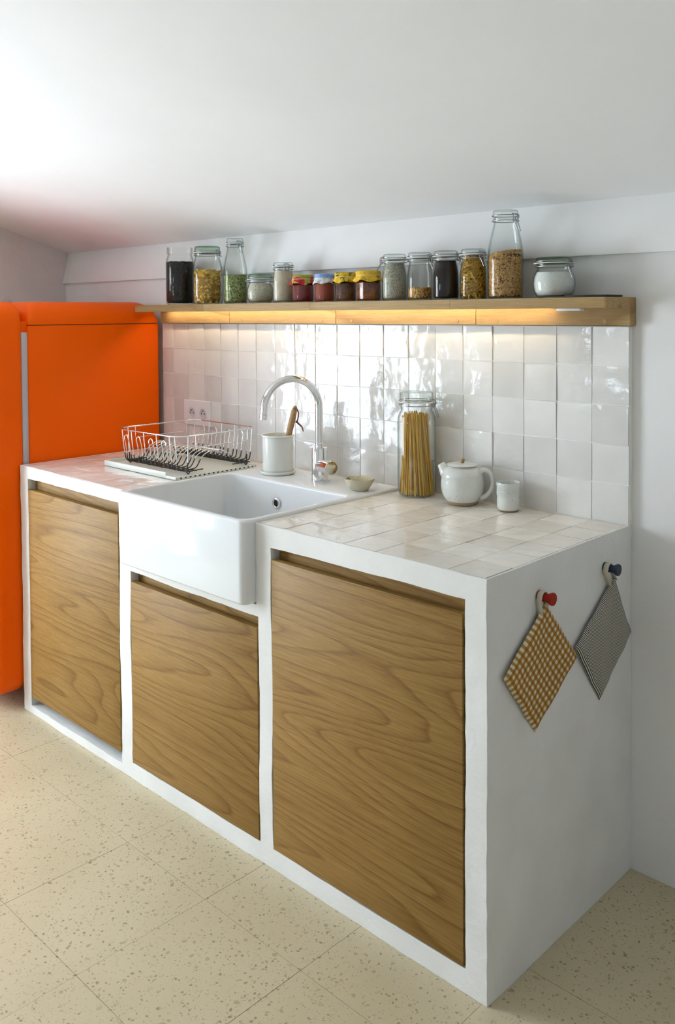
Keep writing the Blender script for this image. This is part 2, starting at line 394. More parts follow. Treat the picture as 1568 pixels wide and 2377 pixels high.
def vox(xs, ys, zs, solid):
    bm = bmesh.new(); V = {}
    def vv(i, j, k):
        if (i, j, k) not in V: V[(i, j, k)] = bm.verts.new((xs[i], ys[j], zs[k]))
        return V[(i, j, k)]
    nx, ny, nz = len(xs) - 1, len(ys) - 1, len(zs) - 1
    S = [[[solid((xs[i] + xs[i + 1]) / 2, (ys[j] + ys[j + 1]) / 2, (zs[k] + zs[k + 1]) / 2) for k in range(nz)] for j in range(ny)] for i in range(nx)]
    g = lambda i, j, k: 0 <= i < nx and 0 <= j < ny and 0 <= k < nz and S[i][j][k]
    for i in range(nx):
        for j in range(ny):
            for k in range(nz):
                if not S[i][j][k]: continue
                if not g(i - 1, j, k): bm.faces.new((vv(i, j, k), vv(i, j, k + 1), vv(i, j + 1, k + 1), vv(i, j + 1, k)))
                if not g(i + 1, j, k): bm.faces.new((vv(i + 1, j, k), vv(i + 1, j + 1, k), vv(i + 1, j + 1, k + 1), vv(i + 1, j, k + 1)))
                if not g(i, j - 1, k): bm.faces.new((vv(i, j, k), vv(i + 1, j, k), vv(i + 1, j, k + 1), vv(i, j, k + 1)))
                if not g(i, j + 1, k): bm.faces.new((vv(i, j + 1, k), vv(i, j + 1, k + 1), vv(i + 1, j + 1, k + 1), vv(i + 1, j + 1, k)))
                if not g(i, j, k - 1): bm.faces.new((vv(i, j, k), vv(i, j + 1, k), vv(i + 1, j + 1, k), vv(i + 1, j, k)))
                if not g(i, j, k + 1): bm.faces.new((vv(i, j, k + 1), vv(i + 1, j, k + 1), vv(i + 1, j + 1, k + 1), vv(i, j + 1, k + 1)))
    return bm

# ---------------------------------------------------------------- room shell
RX, FY = 2.2, -4.7               # right wall, wall behind the camera
WY = 0.018                       # back wall plane
SL = 0.305                       # ceiling slope
def ceil_z(y): return 1.711 - SL * (y - 0.036)

floor = struct(part('floor', box(WLX - .1, RX + .1, FY - .1, WY + .1, -.06, -.0015), 'floor_joint'), 'cream terrazzo tile floor with fine joints')
tp = .3385; g = .0005
me = finish(box(-tp / 2 + g, tp / 2 - g, -tp / 2 + g, tp / 2 - g, -.012, 0), 'floor_tile', 'terrazzo')
i0 = math.floor((WLX + 1.03) / .3385); y0 = -.81
for i in range(-6, 12):
    for j in range(-12, 3):
        xa, xb = -1.03 + i * .3385, -1.03 + (i + 1) * .3385; ya, yb = y0 + j * .345, y0 + (j + 1) * .345
        xa, xb, ya, yb = max(xa, WLX), min(xb, RX), max(ya, FY), min(yb, WY)
        if xb - xa < .02 or yb - ya < .02: continue
        o = obj('tile', me, floor, ((xa + xb) / 2, (ya + yb) / 2, random.uniform(-.0003, .0002)))
        o.scale = ((xb - xa) / tp, (yb - ya) / tp, 1)

# back wall with the sloped band above it
bm = box(WLX - .15, RX + .15, WY, WY + .15, -.05, 1.569)
wall_back = struct(part('wall_back', bm, 'wall_paint'), 'white plastered back wall with raised band under the sloping ceiling')
xs = [WLX - .02 + k * .08 for k in range(int((RX - WLX) / .08) + 2)]
bm = bmesh.new(); prevr = None
for x in xs:
    w1 = .0025 * noise.noise((x * 2.1, 0, 3)); w2 = .002 * noise.noise((x * 3, 5, 1))
    ring = [bm.verts.new(p) for p in ((x, WY + .14, 1.566), (x, .003 + w1, 1.567 + w2), (x, .0015 + w1, 1.571 + w2), (x, .036, 1.713), (x, .10, 1.80), (x, WY + .14, 1.80))]
    if prevr:
        for k in range(6): bm.faces.new((prevr[k], prevr[(k + 1) % 6], ring[(k + 1) % 6], ring[k]))
    prevr = ring
struct(part('trim_1', bm, 'wall_paint', smooth=40), 'raised plaster band along the top of the back wall')

def left_solid(x, y, z):
    return not any(ya < y < yb and za < z < zb for (ya, yb, za, zb) in OPEN)
ys = sorted({FY - .15, WY + .15} | {v for o_ in OPEN for v in o_[:2]}); zs = sorted({-.05, 3.6} | {v for o_ in OPEN for v in o_[2:]})
struct(part('wall_left', vox([WLX - .09, WLX], ys, zs, left_solid), 'wall_paint'), 'white plastered wall behind the orange refrigerator')
struct(part('wall_right', box(RX, RX + .15, FY - .15, WY + .15, -.05, 3.6), 'wall_paint'))
struct(part('wall_front', vox([WLX - .15, OPEN_F[0], OPEN_F[1], RX + .15], [FY - .15, FY], [-.05, OPEN_F[2], OPEN_F[3], 3.6],
    lambda x, y, z: not (OPEN_F[0] < x < OPEN_F[1] and OPEN_F[2] < z < OPEN_F[3])), 'wall_paint'))
bm = bmesh.new(); ya, yb = FY - .2, .13
loft([[(x, yb, ceil_z(yb)), (x, ya, ceil_z(ya)), (x, ya, ceil_z(ya) + .12), (x, yb, ceil_z(yb) + .12)] for x in (WLX - .2, RX + .2)], bm, True, True)
struct(part('ceiling', bm, 'ceiling_paint'), 'white ceiling sloping down to the back wall')
# casements of the garden openings in the left wall
for n_, (ya, yb, za, zb) in enumerate(OPEN):
    bm = bmesh.new(); t_ = .018
    box(WLX - .08, WLX - .05, ya, ya + t_, za, zb, bm); box(WLX - .08, WLX - .05, yb - t_, yb, za, zb, bm)
    box(WLX - .08, WLX - .05, ya + t_, yb - t_, zb - t_, zb, bm); box(WLX - .08, WLX - .05, ya + t_, yb - t_, za, za + t_, bm)
    struct(part('window_%d' % (n_ + 1), bm, 'white_plastic'))
bm = bmesh.new(); xa, xb, za, zb = OPEN_F
for q in ((xa, xa + .04, za, zb), (xb - .04, xb, za, zb), (xa + .04, xb - .04, za, za + .04), (xa + .04, xb - .04, zb - .04, zb), ((xa + xb) / 2 - .03, (xa + xb) / 2 + .03, za + .04, zb - .04)):
    box(q[0], q[1], FY - .11, FY - .06, q[2], q[3], bm)
struct(part('window_4', bm, 'white_plastic'))

# ---------------------------------------------------------------- masonry counter
CX0, CX1, CF, CT = -2.012, 0.0, -.617, .885        # left, right, front, top
BED = .8824
SK = (-1.316, -.716, -.030)                         # sink recess x0, x1, back
OPN = [(-1.956, -1.364, .027, .842), (-1.304, -.708, .050, .641), (-.657, -.055, .051, .832)]
LIP = .0065
def cs(x, y, z):
    if SK[0] < x < SK[1] and y < SK[2] and z > .672: return False
    for (xa, xb, za, zb) in OPN:
        if xa < x < xb and za < z < zb and y < CF + .10: return False
    if z > BED:
        inl = x > CX0 + LIP and x < CX1 - LIP and y > CF + LIP
        if inl: return False
    return True
ex = [v for o_ in OPN for v in o_[:2]] + [SK[0], SK[1], CX0 + LIP, CX1 - LIP]
ez = [v for o_ in OPN for v in o_[2:]] + [.672, BED]
bm = vox(lines(CX0, CX1, .028, ex), lines(CF, WY, .06, [CF + LIP, CF + .03, CF + .10, SK[2], -.002]), lines(0, CT - .0005, .028, ez), cs)
for v in bm.verts:
    p = v.co
    if p.y > WY - .01: continue
    a = noise.noise_vector(p * 4.5) * .0026 + noise.noise_vector(p * 22.0) * .0019
    if p.z < .001: a.z = 0
    if p.z > BED - .003: a.z *= .45
    if p.y > CF + .11: a *= .4
    if p.x < -1.2 and p.z > .84 and p.y < CF + .02: a.z += noise.noise(p * 9) * .0015
    v.co = p + a
counter = thing('masonry_counter', 'white plastered masonry kitchen counter with tiled top and three cupboard openings', 'counter', (-1.0, -.3, 0))
OFF = Vector((1.0, .3, 0))
bmesh.ops.translate(bm, verts=bm.verts[:], vec=OFF)
body = part('plaster_body', bm, 'plaster', counter, smooth=35)
bv = body.modifiers.new('soft_edges', 'BEVEL'); bv.width = .0035; bv.segments = 2; bv.limit_method = 'ANGLE'; bv.angle_limit = math.radians(50)

# worktop tiles
def tile_mesh(name, mat, w, d, t):
    bm = bmesh.new(); k = 5
    rows = []
    for j in range(k):
        row = []
        for i in range(k):
            u, v = i / (k - 1) - .5, j / (k - 1) - .5
            e = max(abs(u), abs(v)) > .49
            row.append(bm.verts.new((u * w, v * d, -.0007 if e else 0)))
        rows.append(row)
    for j in range(k - 1):
        for i in range(k - 1): bm.faces.new((rows[j][i], rows[j][i + 1], rows[j + 1][i + 1], rows[j + 1][i]))
    ring = [rows[0][i] for i in range(k)] + [rows[j][k - 1] for j in range(1, k)] + [rows[k - 1][i] for i in range(k - 2, -1, -1)] + [rows[j][0] for j in range(k - 2, 0, -1)]
    low = [bm.verts.new((v.co.x, v.co.y, -t)) for v in ring]
    for a in range(len(ring)):
        c = (a + 1) % len(ring); bm.faces.new((ring[c], ring[a], low[a], low[c]))
    return finish(bm, name, mat, smooth=50)
TP = .102
top_me = [tile_mesh('worktop_tile', 'zellige_top', .1004, .1030, .006)]
ylines = [CF + LIP] + [CF + .1045 * k for k in range(1, 6)] + [-.003]
def put_top(xlines):
    for xa, xb in zip(xlines, xlines[1:]):
        for ya, yb in zip(ylines, ylines[1:]):
            cx, cy = (xa + xb) / 2, (ya + yb) / 2
            o = obj('tile', top_me[0], counter, Vector((cx, cy, CT + random.uniform(-.0006, .0004))) + OFF)
            o.scale = ((xb - xa - .0018 + random.uniform(-.0006, .0002)) / .1004, (yb - ya - .0018 + random.uniform(-.0006, .0002)) / .1030, 1)
            o.rotation_euler = (random.gauss(0, .004), random.gauss(0, .004), random.gauss(0, .004) + random.choice((0, PI)))
put_top([SK[1] + .002] + [-.102 * k for k in range(6, 0, -1)] + [-LIP])
put_top([CX0 + LIP] + [CX0 + .0995 * k for k in range(1, 7)] + [SK[0] - .002])

# wall tiles (children of the back wall): 20 columns, 5 rows
wt_me = tile_mesh('wall_tile', 'zellige_wall', .100, .098, .008)
grout = part('grout_bed', box(CX0, CX1 - .001, .0014, WY + .002, CT - .006, 1.385), 'grout', wall_back)
RP = .0998
for i in range(20):
    for j in range(5):
        xa, xb = -(i + 1) * TP, -i * TP
        if i == 19: xa = CX0 + .001
        o = obj('tile', wt_me, wall_back, ((xa + xb) / 2 + random.uniform(-.0006, .0006), random.uniform(-.0006, .0006), CT + (j + .5) * RP + random.uniform(-.0004, .0004)))
        o.scale = ((xb - xa - .0022 + random.uniform(-.0012, .0003)) / .100, (RP - .0022 + random.uniform(-.0010, .0003)) / .098, 1)
        ra, rb = max(-.02, min(.02, random.gauss(0, .010))), max(-.03, min(.012, random.gauss(-.010, .010)))
        o.rotation_euler = (PI / 2 + ra, random.gauss(0, .004), rb)
        o.location.y = -.0003 - (abs(ra) + abs(rb)) * .034
        # local X of tile -> world X, local Z -> world -Y

# ---------------------------------------------------------------- oak cupboard fronts
def front(label, xa, xb, za, zb, ztop, recess_y=.018):
    """door slab with a finger-pull gap above it, back strip behind the gap"""
    t = thing('cupboard_front', label, 'cupboard door', ((xa + xb) / 2, CF + recess_y, za), group='oak cupboard fronts of the counter')
    w = (xb - xa) / 2
    d = part('door_panel', box(-w, w, -.019, 0, 0, zb - za, bev=.0012), 'oak', t, smooth=40)
    s = part('grip_rail', box(-w, w + .004, .010, .028, zb - za - .06, ztop - za - .003, bev=.001), 'oak', t)
    return t
front('tall pale oak cupboard front beside the orange refrigerator', OPN[0][0] + .004, OPN[0][1] - .005, .061, .804, OPN[0][3])
front('low oak cupboard front under the white sink', OPN[1][0] + .002, OPN[1][1] - .005, .0535, .611, OPN[1][3])
front('large oak cupboard front nearest the hanging potholders', OPN[2][0] + .002, OPN[2][1] - .006, .0545, .800, OPN[2][3])

# ---------------------------------------------------------------- sink
ZT = .8935
sink = thing('apron_sink', 'white ceramic farmhouse sink with deep apron front', 'sink', (-1.016, -.34, .674))
def sk_ring(x0, x1, y0, y1, r, z): return [(x + 1.016, y + .34, z - .674) for (x, y) in rrect(x0, x1, y0, y1, r, 8)]
SX0, SX1, SY0, SY1 = -1.315, -.717, -.657, -.031
rings = []
for a in (0, 30, 60, 90):     # lower edge
    q = .010 * (1 - math.sin(math.radians(a))); rings.append(sk_ring(SX0 + q, SX1 - q, SY0 + q, SY1 - q, .024 - q * .5, .682 - .008 * math.cos(math.radians(a))))
rings.append(sk_ring(SX0, SX1, SY0, SY1, .024, .78))
for a in (0, 22, 45, 67, 90):
    q = .008 * (1 - math.cos(math.radians(a))); rings.append(sk_ring(SX0 + q, SX1 - q, SY0 + q, SY1 - q, .024 - q * .5, ZT - .008 + .008 * math.sin(math.radians(a))))
BX0, BX1, BY0, BY1 = SX0 + .021, SX1 - .021, SY0 + .021, -.235
for a in (0, 30, 60, 90):
    q = .006 * math.sin(math.radians(a)); rings.append(sk_ring(BX0 - .006 + q, BX1 + .006 - q, BY0 - .006 + q, BY1 + .006 - q, .034, ZT - .006 * (1 - math.cos(math.radians(a)))))
rings.append(sk_ring(BX0 + .004, BX1 - .004, BY0 + .004, BY1 - .004, .034, .76))
for a in (0, 30, 60, 90):
    q = .004 + .03 * (1 - math.cos(math.radians(a))); rings.append(sk_ring(BX0 + q, BX1 - q, BY0 + q, BY1 - q, .04, .725 - .03 * math.sin(math.radians(a))))
part('basin', loft(rings, cap0=True, cap1=True), 'ceramic', sink, smooth=50)
ov = Vector((-1.058, BY1 - .0045, .826))
bm = lathe([(.0105, 0), (.0105, .003), (.0125, .0045), (.016, .004), (.0175, .001), (.0175, -.002)], 28)
bmesh.ops.rotate(bm, verts=bm.verts[:], cent=(0, 0, 0), matrix=Matrix.Rotation(PI / 2, 3, 'X'))
o = part('overflow_ring', bm, 'chrome', sink, 60, ov - sink.location)
bm = lathe([(0, .0012), (.0105, .0012), (.0105, -.002)], 20); box(-.0015, .0015, -.009, .009, .0015, .003, bm)
bmesh.ops.rotate(bm, verts=bm.verts[:], cent=(0, 0, 0), matrix=Matrix.Rotation(PI / 2, 3, 'X'))
part('overflow_hole', bm, 'dark_hole', o)
part('drain', lathe([(0, .004), (.02, .004), (.026, .007), (.045, .006), (.048, .0)], 36), 'chrome', sink, 50, (0, -.11, .695 - .674))

# ---------------------------------------------------------------- tap
FX, FY_ = -.978, -.126
tap = thing('mixer_tap', 'chrome mixer tap with high arched spout on the sink deck', 'tap', (FX, FY_, ZT))
part('body', lathe([(0, 0), (.0265, 0), (.0265, .004), (.0252, .005), (.0252, .102), (.0245, .104), (.0135, .104), (.013, .104), (.013, .118), (.012, .119)], 40), 'chrome', tap, 50)
a = math.radians(20); dx, dy = -math.sin(a), -math.cos(a); R = .093; zc = 1.219 - R - ZT
pts = [(0, 0, .10), (0, 0, .14), (0, 0, zc - .03)] + [(dx * R * (1 - math.cos(t)), dy * R * (1 - math.cos(t)), zc + R * math.sin(t)) for t in [PI * k / 28 * .985 for k in range(29)]]
e = Vector(pts[-1]); e0 = Vector(pts[-2]); dd = (e - e0).normalized()
pts += [tuple(e + dd * .018)]
part('spout', tube(pts, .0115, 20), 'chrome', tap, 60)
part('aerator', tube([e + dd * .0185, e + dd * .019, e + dd * .034, e + dd * .0342], .0118, 20, radii=[.0112, .0120, .0120, .0105]), 'chrome', tap, 50)
bm = bmesh.new()
tube([(.010, -.004, .050), (.036, -.012, .050)], .0205, 28, bm); tube([(.0362, -.012, .050), (.038, -.0126, .050)], .0190, 28, bm)
part('valve_neck', bm, 'chrome', tap, 40)
d_ = Vector((.955, -.295, 0)).normalized()
p0 = Vector((.038, -.0126, .050))
part('handle', tube([p0, p0 + d_ * .001, p0 + d_ * .040, p0 + d_ * .0415], .0225, 32, radii=[.021, .0222, .0222, .0208]), 'chrome', tap, 40)

# ---------------------------------------------------------------- wall socket
sk = thing('wall_socket', 'white double power socket set in the wall tiles behind the dish rack', 'power socket', (-1.775, -.004, .99))
part('plate', box(-.083, .083, -.006, .004, 0, .096, bev=.002), 'white_plastic', sk)
for s_ in (-.030, .040):
    def rot(bm):
        bmesh.ops.rotate(bm, verts=bm.verts[:], cent=(0, 0, 0), matrix=Matrix.Rotation(PI / 2, 3, 'X')); return bm
    c_ = part('outlet', rot(lathe([(.0215, .0065), (.0205, .0075), (.0195, .0065), (.019, .0063), (0, .0063)], 32)), 'socket_grey', sk, 50, (s_, 0, .047))
    bm = bmesh.new()
    for (hx, hz) in ((-.0095, 0), (.0095, 0)): lathe([(.0028, 0), (.0028, .0068), (0, .0068)], 12, bm, (hx, hz, 0))
    part('pin_hole', rot(bm), 'dark_hole', c_)
    part('earth_pin', rot(lathe([(.0026, 0), (.0026, .012), (.0016, .014), (0, .014)], 12, None, (0, .0105, 0))), 'clasp_steel', c_, 50)

# ---------------------------------------------------------------- refrigerator
fr = thing('refrigerator', 'bright orange retro refrigerator with rounded edges', 'refrigerator', (-2.35, -.33, 0))
fo = Vector((2.35, .33, 0))
def W(bm): bmesh.ops.translate(bm, verts=bm.verts[:], vec=fo); return bm
FXa, FXb = -2.626, -2.0215
bm = box(FXa, FXb, -.573, -.012, .055, 1.3845, bev=.006, seg=3)
part('cabinet', W(bm), 'orange_enamel', fr, 40)
bm = bmesh.new(); rings = []
for k in range(11):
    t = PI / 2 * k / 10; q = .082 * (1 - math.cos(t)); q2 = .06 * (1 - math.cos(t)); z = 1.3875 + .0845 * math.sin(t)
    rings.append([(x, y, z) for (x, y) in rrect(FXa + q, FXb - q, -.573 + q2, -.012 - q2, .012 + .02 * k / 10, 5)])
rings.insert(0, [(x, y, 1.386) for (x, y) in rrect(FXa + .002, FXb - .002, -.571, -.014, .012, 5)])
part('top_cap', W(loft(rings, bm, True, True)), 'orange_enamel', fr, 50)
part('top_seam', W(box(FXa + .01, FXb - .003, -.56, -.02, 1.382, 1.388)), 'dark_hole', fr)
# door: rounded rectangle in x-z, swept in y with a soft edge
def dring(q, y, r=.075): return [(x, y, z) for (x, z) in rrect(FXa + q - .004, FXb - q + .003, .048 + q, 1.471 - q, max(r - q, .02), 8)]
rings = []; er = .030
for k in range(7):
    t = PI / 2 * k / 6; rings.append(dring(.022 * (1 - math.sin(t)), -.595 - .022 * (1 - math.cos(t))))
for k in range(7):
    t = PI / 2 * k / 6; rings.append(dring(er * (1 - math.cos(t)), -.685 - er * math.sin(t)))
part('door', W(loft(rings, None, True, True)), 'orange_enamel', fr, 50)
part('gasket', W(box(FXa + .02, FXb - .008, -.597, -.570, .09, 1.36, bev=.004)), 'rubber_grey', fr, 40)
part('hinge_cover', W(box(FXa + .03, FXb - .016, -.599, -.570, 1.36, 1.40)), 'orange_enamel', fr)
for (x, y) in ((FXa + .05, -.52), (FXb - .05, -.52), (FXa + .05, -.05), (FXb - .05, -.05)):
    part('foot', W(lathe([(0, 0), (.02, 0), (.02, .012), (.012, .014), (.012, .058)], 16, None, (x, y, 0))), 'black_plastic', fr)

# ---------------------------------------------------------------- shelf
SZ0, SZ1, SHY_ = 1.4315, 1.4575, -.138
sh = thing('wall_shelf', 'long oak wall shelf of jointed boards carrying the storage jars', 'shelf', (-1.0, -.02, SZ0))
so = Vector((1.0, .02, -SZ0))
def Sb(*a, **k):
    bm = box(*a, **k); bmesh.ops.translate(bm, verts=bm.verts[:], vec=so); return bm
def centred(name, x0, x1, y0, y1, z0, z1, mat, bev=.0012):
    c = Vector(((x0 + x1) / 2, (y0 + y1) / 2, (z0 + z1) / 2))
    return part(name, box(x0 - c.x, x1 - c.x, y0 - c.y, y1 - c.y, z0 - c.z, z1 - c.z, bev=bev, seg=1), mat, sh, 40, c + so)
xl = [-1.997, -1.557, -1.006, -.453, .004]
for p, q in zip(xl, xl[1:]):      # boards rebated along the underside of the back edge
    c = Vector(((p + q) / 2, -.075, SZ0)); pr_ = [(SHY_, SZ0), (-.050, SZ0), (-.050, SZ0 + .0105), (-.0135, SZ0 + .0105), (-.0135, SZ1), (SHY_, SZ1)]
    bm = loft([[(x - c.x, y - c.y, z - c.z) for (y, z) in pr_] for x in (p + .0005, q - .0005)], None, True, True)
    part('plank', bm, 'oak_shelf', sh, 40, c + so)
centred('edge_band', .0045, .0075, SHY_ - .0005, -.0135, SZ0 - .001, SZ1, 'oak_shelf', .0004)
xl = [-2.006, -1.563, -1.012, -.456, .009]
for p, q in zip(xl, xl[1:]): centred('backboard', p + .0005, q - .0005, -.0132, WY, 1.3862, SZ1, 'oak_shelf')
for x in (-1.948, -1.632, -1.495, -1.078, -.942, -.521, -.386, -.06):
    bm = lathe([(0, .0008), (.0058, .0008), (.006, .0002), (.006, -.004)], 20)
    bmesh.ops.rotate(bm, verts=bm.verts[:], cent=(0, 0, 0), matrix=Matrix.Rotation(PI / 2, 3, 'X'))
    part('wood_plug', bm, 'oak_shelf', sh, 50, Vector((x, -.0132, 1.3975)) + so)

# led bar tucked under the shelf, tilted towards the wall
led = thing('led_bar', 'slim warm led light bar recessed under the oak shelf', 'light', (-1.03, -.0385, SZ0 + .0105))
part('profile', box(-.92, .83, -.0045, .0045, -.0012, 0), 'white_plastic', led)
part('diffuser', box(-.918, .828, -.003, .003, -.0018, -.0013), 'led_glow', led)
fit = tag(part('cable_cover', box(-.033, .033, -.012, .012, -.0065, 0, bev=.0015), 'white_plastic', None, 40, (-.108, -.10, SZ0)), 'small flat white fitting under the right end of the oak shelf', 'fitting')

# ---------------------------------------------------------------- jars
def bail(bm, r, z0, z1, ang, drop=.03, lean=.012, wr=.0012):
    """wire clasp at angle ang: rings round lid and neck, two side arms, folding lever"""
    for z in (z0, z1):
        tube([((r + .0012) * math.cos(2 * PI * k / 32), (r + .0012) * math.sin(2 * PI * k / 32), z) for k in range(32)], wr, 6, bm, closed=True)
    u = Vector((math.cos(ang), math.sin(ang), 0)); w = Vector((-math.sin(ang), math.cos(ang), 0)); c = u * (r + .003)
    h = .0075
    for s in (-1, 1):
        tube(smoothpath([c + w * s * h + Vector((0, 0, z1 + .004)) - u * .004, c + w * s * h * 1.25 + Vector((0, 0, z1)) + u * .003, c + w * s * h * 1.2 + Vector((0, 0, (z0 + z1) / 2)) + u * .004, c + w * s * h + Vector((0, 0, z0)), c + w * s * h * .9 + Vector((0, 0, z0 - .006)) + u * .002]), wr, 6, bm)
        tube(smoothpath([c + w * s * h * .7 + Vector((0, 0, z0 + .004)) + u * .004, c + w * s * h * .5 + Vector((0, 0, (z0 + z1) / 2)) + u * .006, c + w * s * h * .8 + Vector((0, 0, z0 - .004)) + u * .004]), wr, 6, bm)
    tube([c + w * h + Vector((0, 0, z1 + .004)) - u * .004, c - w * h + Vector((0, 0, z1 + .004)) - u * .004], wr, 6, bm)
    a_ = c + w * h * .85 + Vector((0, 0, z0 - .002)) + u * .003; b_ = c - w * h * .85 + Vector((0, 0, z0 - .002)) + u * .003
    tube([a_, a_ - w * h * .2 + u * lean + Vector((0, 0, -drop)), b_ + w * h * .2 + u * lean + Vector((0, 0, -drop)), b_], wr, 6, bm)
    # hinge at the back
    cb = -u * (r + .002)
    tube(smoothpath([cb + Vector((0, 0, z0)), cb - u * .005 + Vector((0, 0, (z0 + z1) / 2)), cb + Vector((0, 0, z1))]), wr, 6, bm)
    return bm
TH = .0022
def clip_jar(label, x, y, z, r, h, rn, prof, lid='lid_glass', cl=-.6, group='glass storage jars on the oak shelf', name='clip_top_jar', drop=.03, gasket=True, lid_h=.012):
    """prof: outer (radius, z) list from the base up to the neck bead"""
    t = thing(name, label, 'jar', (x, y, z), group=group)
    zn = prof[-1][1]
    outer = [(0, 0), (prof[0][0] * .8, 0)] + prof
    inner = [(max(rr - TH, .002), zz) for rr, zz in prof[::-1]]
    inner[-1] = (inner[-1][0], .005)
    part('glass_body', lathe(outer + [(rn + .001, zn), (rn + .0012, zn + .003), (rn - .0005, zn + .004), (rn - TH - .001, zn + .004)] + inner + [(0, .005)], 56), 'jar_glass', t, 50)
    zl = zn + .006
    if gasket: part('rubber_seal', lathe([(rn - .004, zn + .0042), (rn + .0042, zn + .0038), (rn + .0050, zn + .0050), (rn + .0042, zn + .0064), (rn - .004, zn + .0062)], 40), 'gasket_white', t, 60)
    part('glass_lid', lathe([(0, zl), (rn - .002, zl), (rn + .0005, zl + .0015), (rn + .0005, zl + .005), (rn - .0008, h - .002), (rn - .003, h), (rn * .7, h), (rn * .62, h - .0015), (0, h - .0015)], 48), lid, t, 50)
    part('wire_clasp', bail(bmesh.new(), rn + .001, zn - .004, zl + .004, cl, drop), 'clasp_steel', t, 60)
    return t
def fill(name, label, cat, x, y, z, prof, mat, n=48, top_noise=0.0, tilt=0.0):
    bm = lathe([(0, .0055)] + prof + [(0, prof[-1][1] + .0005)], n)
    ztop = prof[-1][1]
    for v in bm.verts:
        if v.co.z > ztop - .002:
            v.co.z += top_noise * noise.noise(v.co * 60) + tilt * v.co.x
    o = part(name, bm, mat, None, 50, (x, y, z)); return stuff(o, label, cat)
def scatter(name, label, cat, x, y, z, mats, count, rfun, z0, z1, piece, inset, core=None, seed=1, tilt=0.0):
    """pieces packed against the glass all round plus a core; one heap, one object"""
    rnd = random.Random(seed); bm = bmesh.new()
    if core: lathe([(0, .006)] + core + [(0, core[-1][1])], 32, bm)
    for f in bm.faces: f.material_index = 1
    for k in range(count):
        top = k > count * .84
        zz = z0 + (z1 - z0) * rnd.random() if not top else z1 - rnd.random() * .006
        an = rnd.random() * 2 * PI
        rr = (rfun(zz) - inset * (1 + .6 * rnd.random())) if not top else (rfun(z1) - inset) * math.sqrt(rnd.random())
        if top or zz > z1 - .01: zz += tilt * rr * math.cos(an)
        M = Matrix.Translation((rr * math.cos(an), rr * math.sin(an), zz)) @ Matrix.Rotation(an, 4, 'Z') @ Matrix.Rotation(rnd.gauss(0, .55), 4, 'Y') @ Matrix.Rotation(rnd.random() * 2 * PI, 4, 'X')
        piece(bm, M, rnd)
    for v in bm.verts:      # nothing pokes through the glass
        lim = rfun(min(max(v.co.z, z0), z1)) - .0004; q = math.hypot(v.co.x, v.co.y)
        if q > lim: v.co.x *= lim / q; v.co.y *= lim / q
    o = part(name, bm, mats, None, 60, (x, y, z)); return stuff(o, label, cat)
JY = -.072; JZ = SZ1
GJ = 'glass storage jars on the oak shelf'
# 1 open wide jar of black lentils
t = thing('glass_jar', 'wide lidless glass jar of black lentils at the left end of the shelf', 'jar', (-1.787, JY, JZ), group=GJ)
pr = [(.047, .0015), (.052, .006), (.0541, .016), (.0541, .158), (.052, .172), (.0465, .187), (.0455, .192), (.049, .194), (.049, .214), (.048, .218), (.0455, .218), (.045, .195), (.0435, .188)]
part('glass_body', lathe([(0, 0), (.042, 0)] + pr + [(.0495, .172), (.0518, .158), (.0518, .016), (.047, .006), (0, .006)], 56), 'jar_glass', t, 45)
fill('lentil_fill', 'black lentils filling the lidless wide jar', 'lentils', -1.787, JY, JZ, [(.045, .0062), (.0505, .013), (.0512, .02), (.0512, .158), (.0495, .164)], 'black_lentil', top_noise=.004)
# 2 bow-tie pasta
pr2 = [(.048, .001), (.054, .005), (.0570, .014), (.0575, .03), (.0572, .11), (.0545, .135), (.0495, .158), (.046, .168), (.0465, .184)]
clip_jar('clip-top jar half full of bow-tie pasta with a thick green glass lid', -1.616, JY, JZ, .0575, .212, .0475, pr2, 'green_glass', cl=.17, drop=.004, lid_h=.02)
def bow(bm, M, rnd):
    vs = []
    for i in range(5):
        u = (i - 2) / 2; row = []
        for j in range(3):
            v = (j - 1); wv = .0075 * (abs(u) * .85 + .15) if j != 1 else 0
            row.append(bm.verts.new(M @ Vector(((.0035 * (1 - abs(u)) * (1 if j == 1 else -.4)), u * .0125 * (1 + .06 * (j % 2)), v * wv))))
        vs.append(row)
    for i in range(4):
        for j in range(2): bm.faces.new((vs[i][j], vs[i + 1][j], vs[i + 1][j + 1], vs[i][j + 1]))
scatter('pasta_fill', 'yellow bow-tie pasta heaped inside the green-lidded jar', 'pasta', -1.616, JY, JZ, ['pasta_yellow', 'pasta_deep'], 340, lambda z: .0545, .014, .118, bow, .008, [(.04, .0062), (.046, .012), (.047, .10), (.03, .115)], 3)
# 3 tall bottle of green flakes
pr3 = [(.037, .001), (.041, .004), (.0428, .012), (.0428, .112), (.0415, .13), (.036, .158), (.0305, .182), (.028, .196), (.0285, .208)]
clip_jar('tall narrow-necked clip bottle of green flakes under the ceiling edge', -1.455, JY, JZ, .0428, .233, .0295, pr3, cl=-.22, drop=.022, gasket=True)
fill('split_pea_fill', 'dried green flakes filling the lower half of the tall bottle', 'flakes', -1.455, JY, JZ, [(.036, .0062), (.039, .008), (.0402, .014), (.0402, .098), (.038, .102)], 'green_split', top_noise=.004)
# 4 squat jar
pr4 = [(.031, .001), (.038, .004), (.0445, .016), (.0469, .032), (.0455, .05), (.0405, .064), (.0385, .070), (.039, .078)]
clip_jar('small squat bulging clip-top jar of pale grain with a green lid', -1.320, JY, JZ, .0469, .100, .0415, pr4, 'green_glass', cl=.77, drop=.012)
fill('grain_fill', 'pale grain filling the small squat jar', 'grain', -1.320, JY, JZ, [(.030, .0062), (.037, .0085), (.042, .017), (.0443, .032), (.043, .049), (.038, .063), (.036, .068)], 'pale_grain', top_noise=.003)
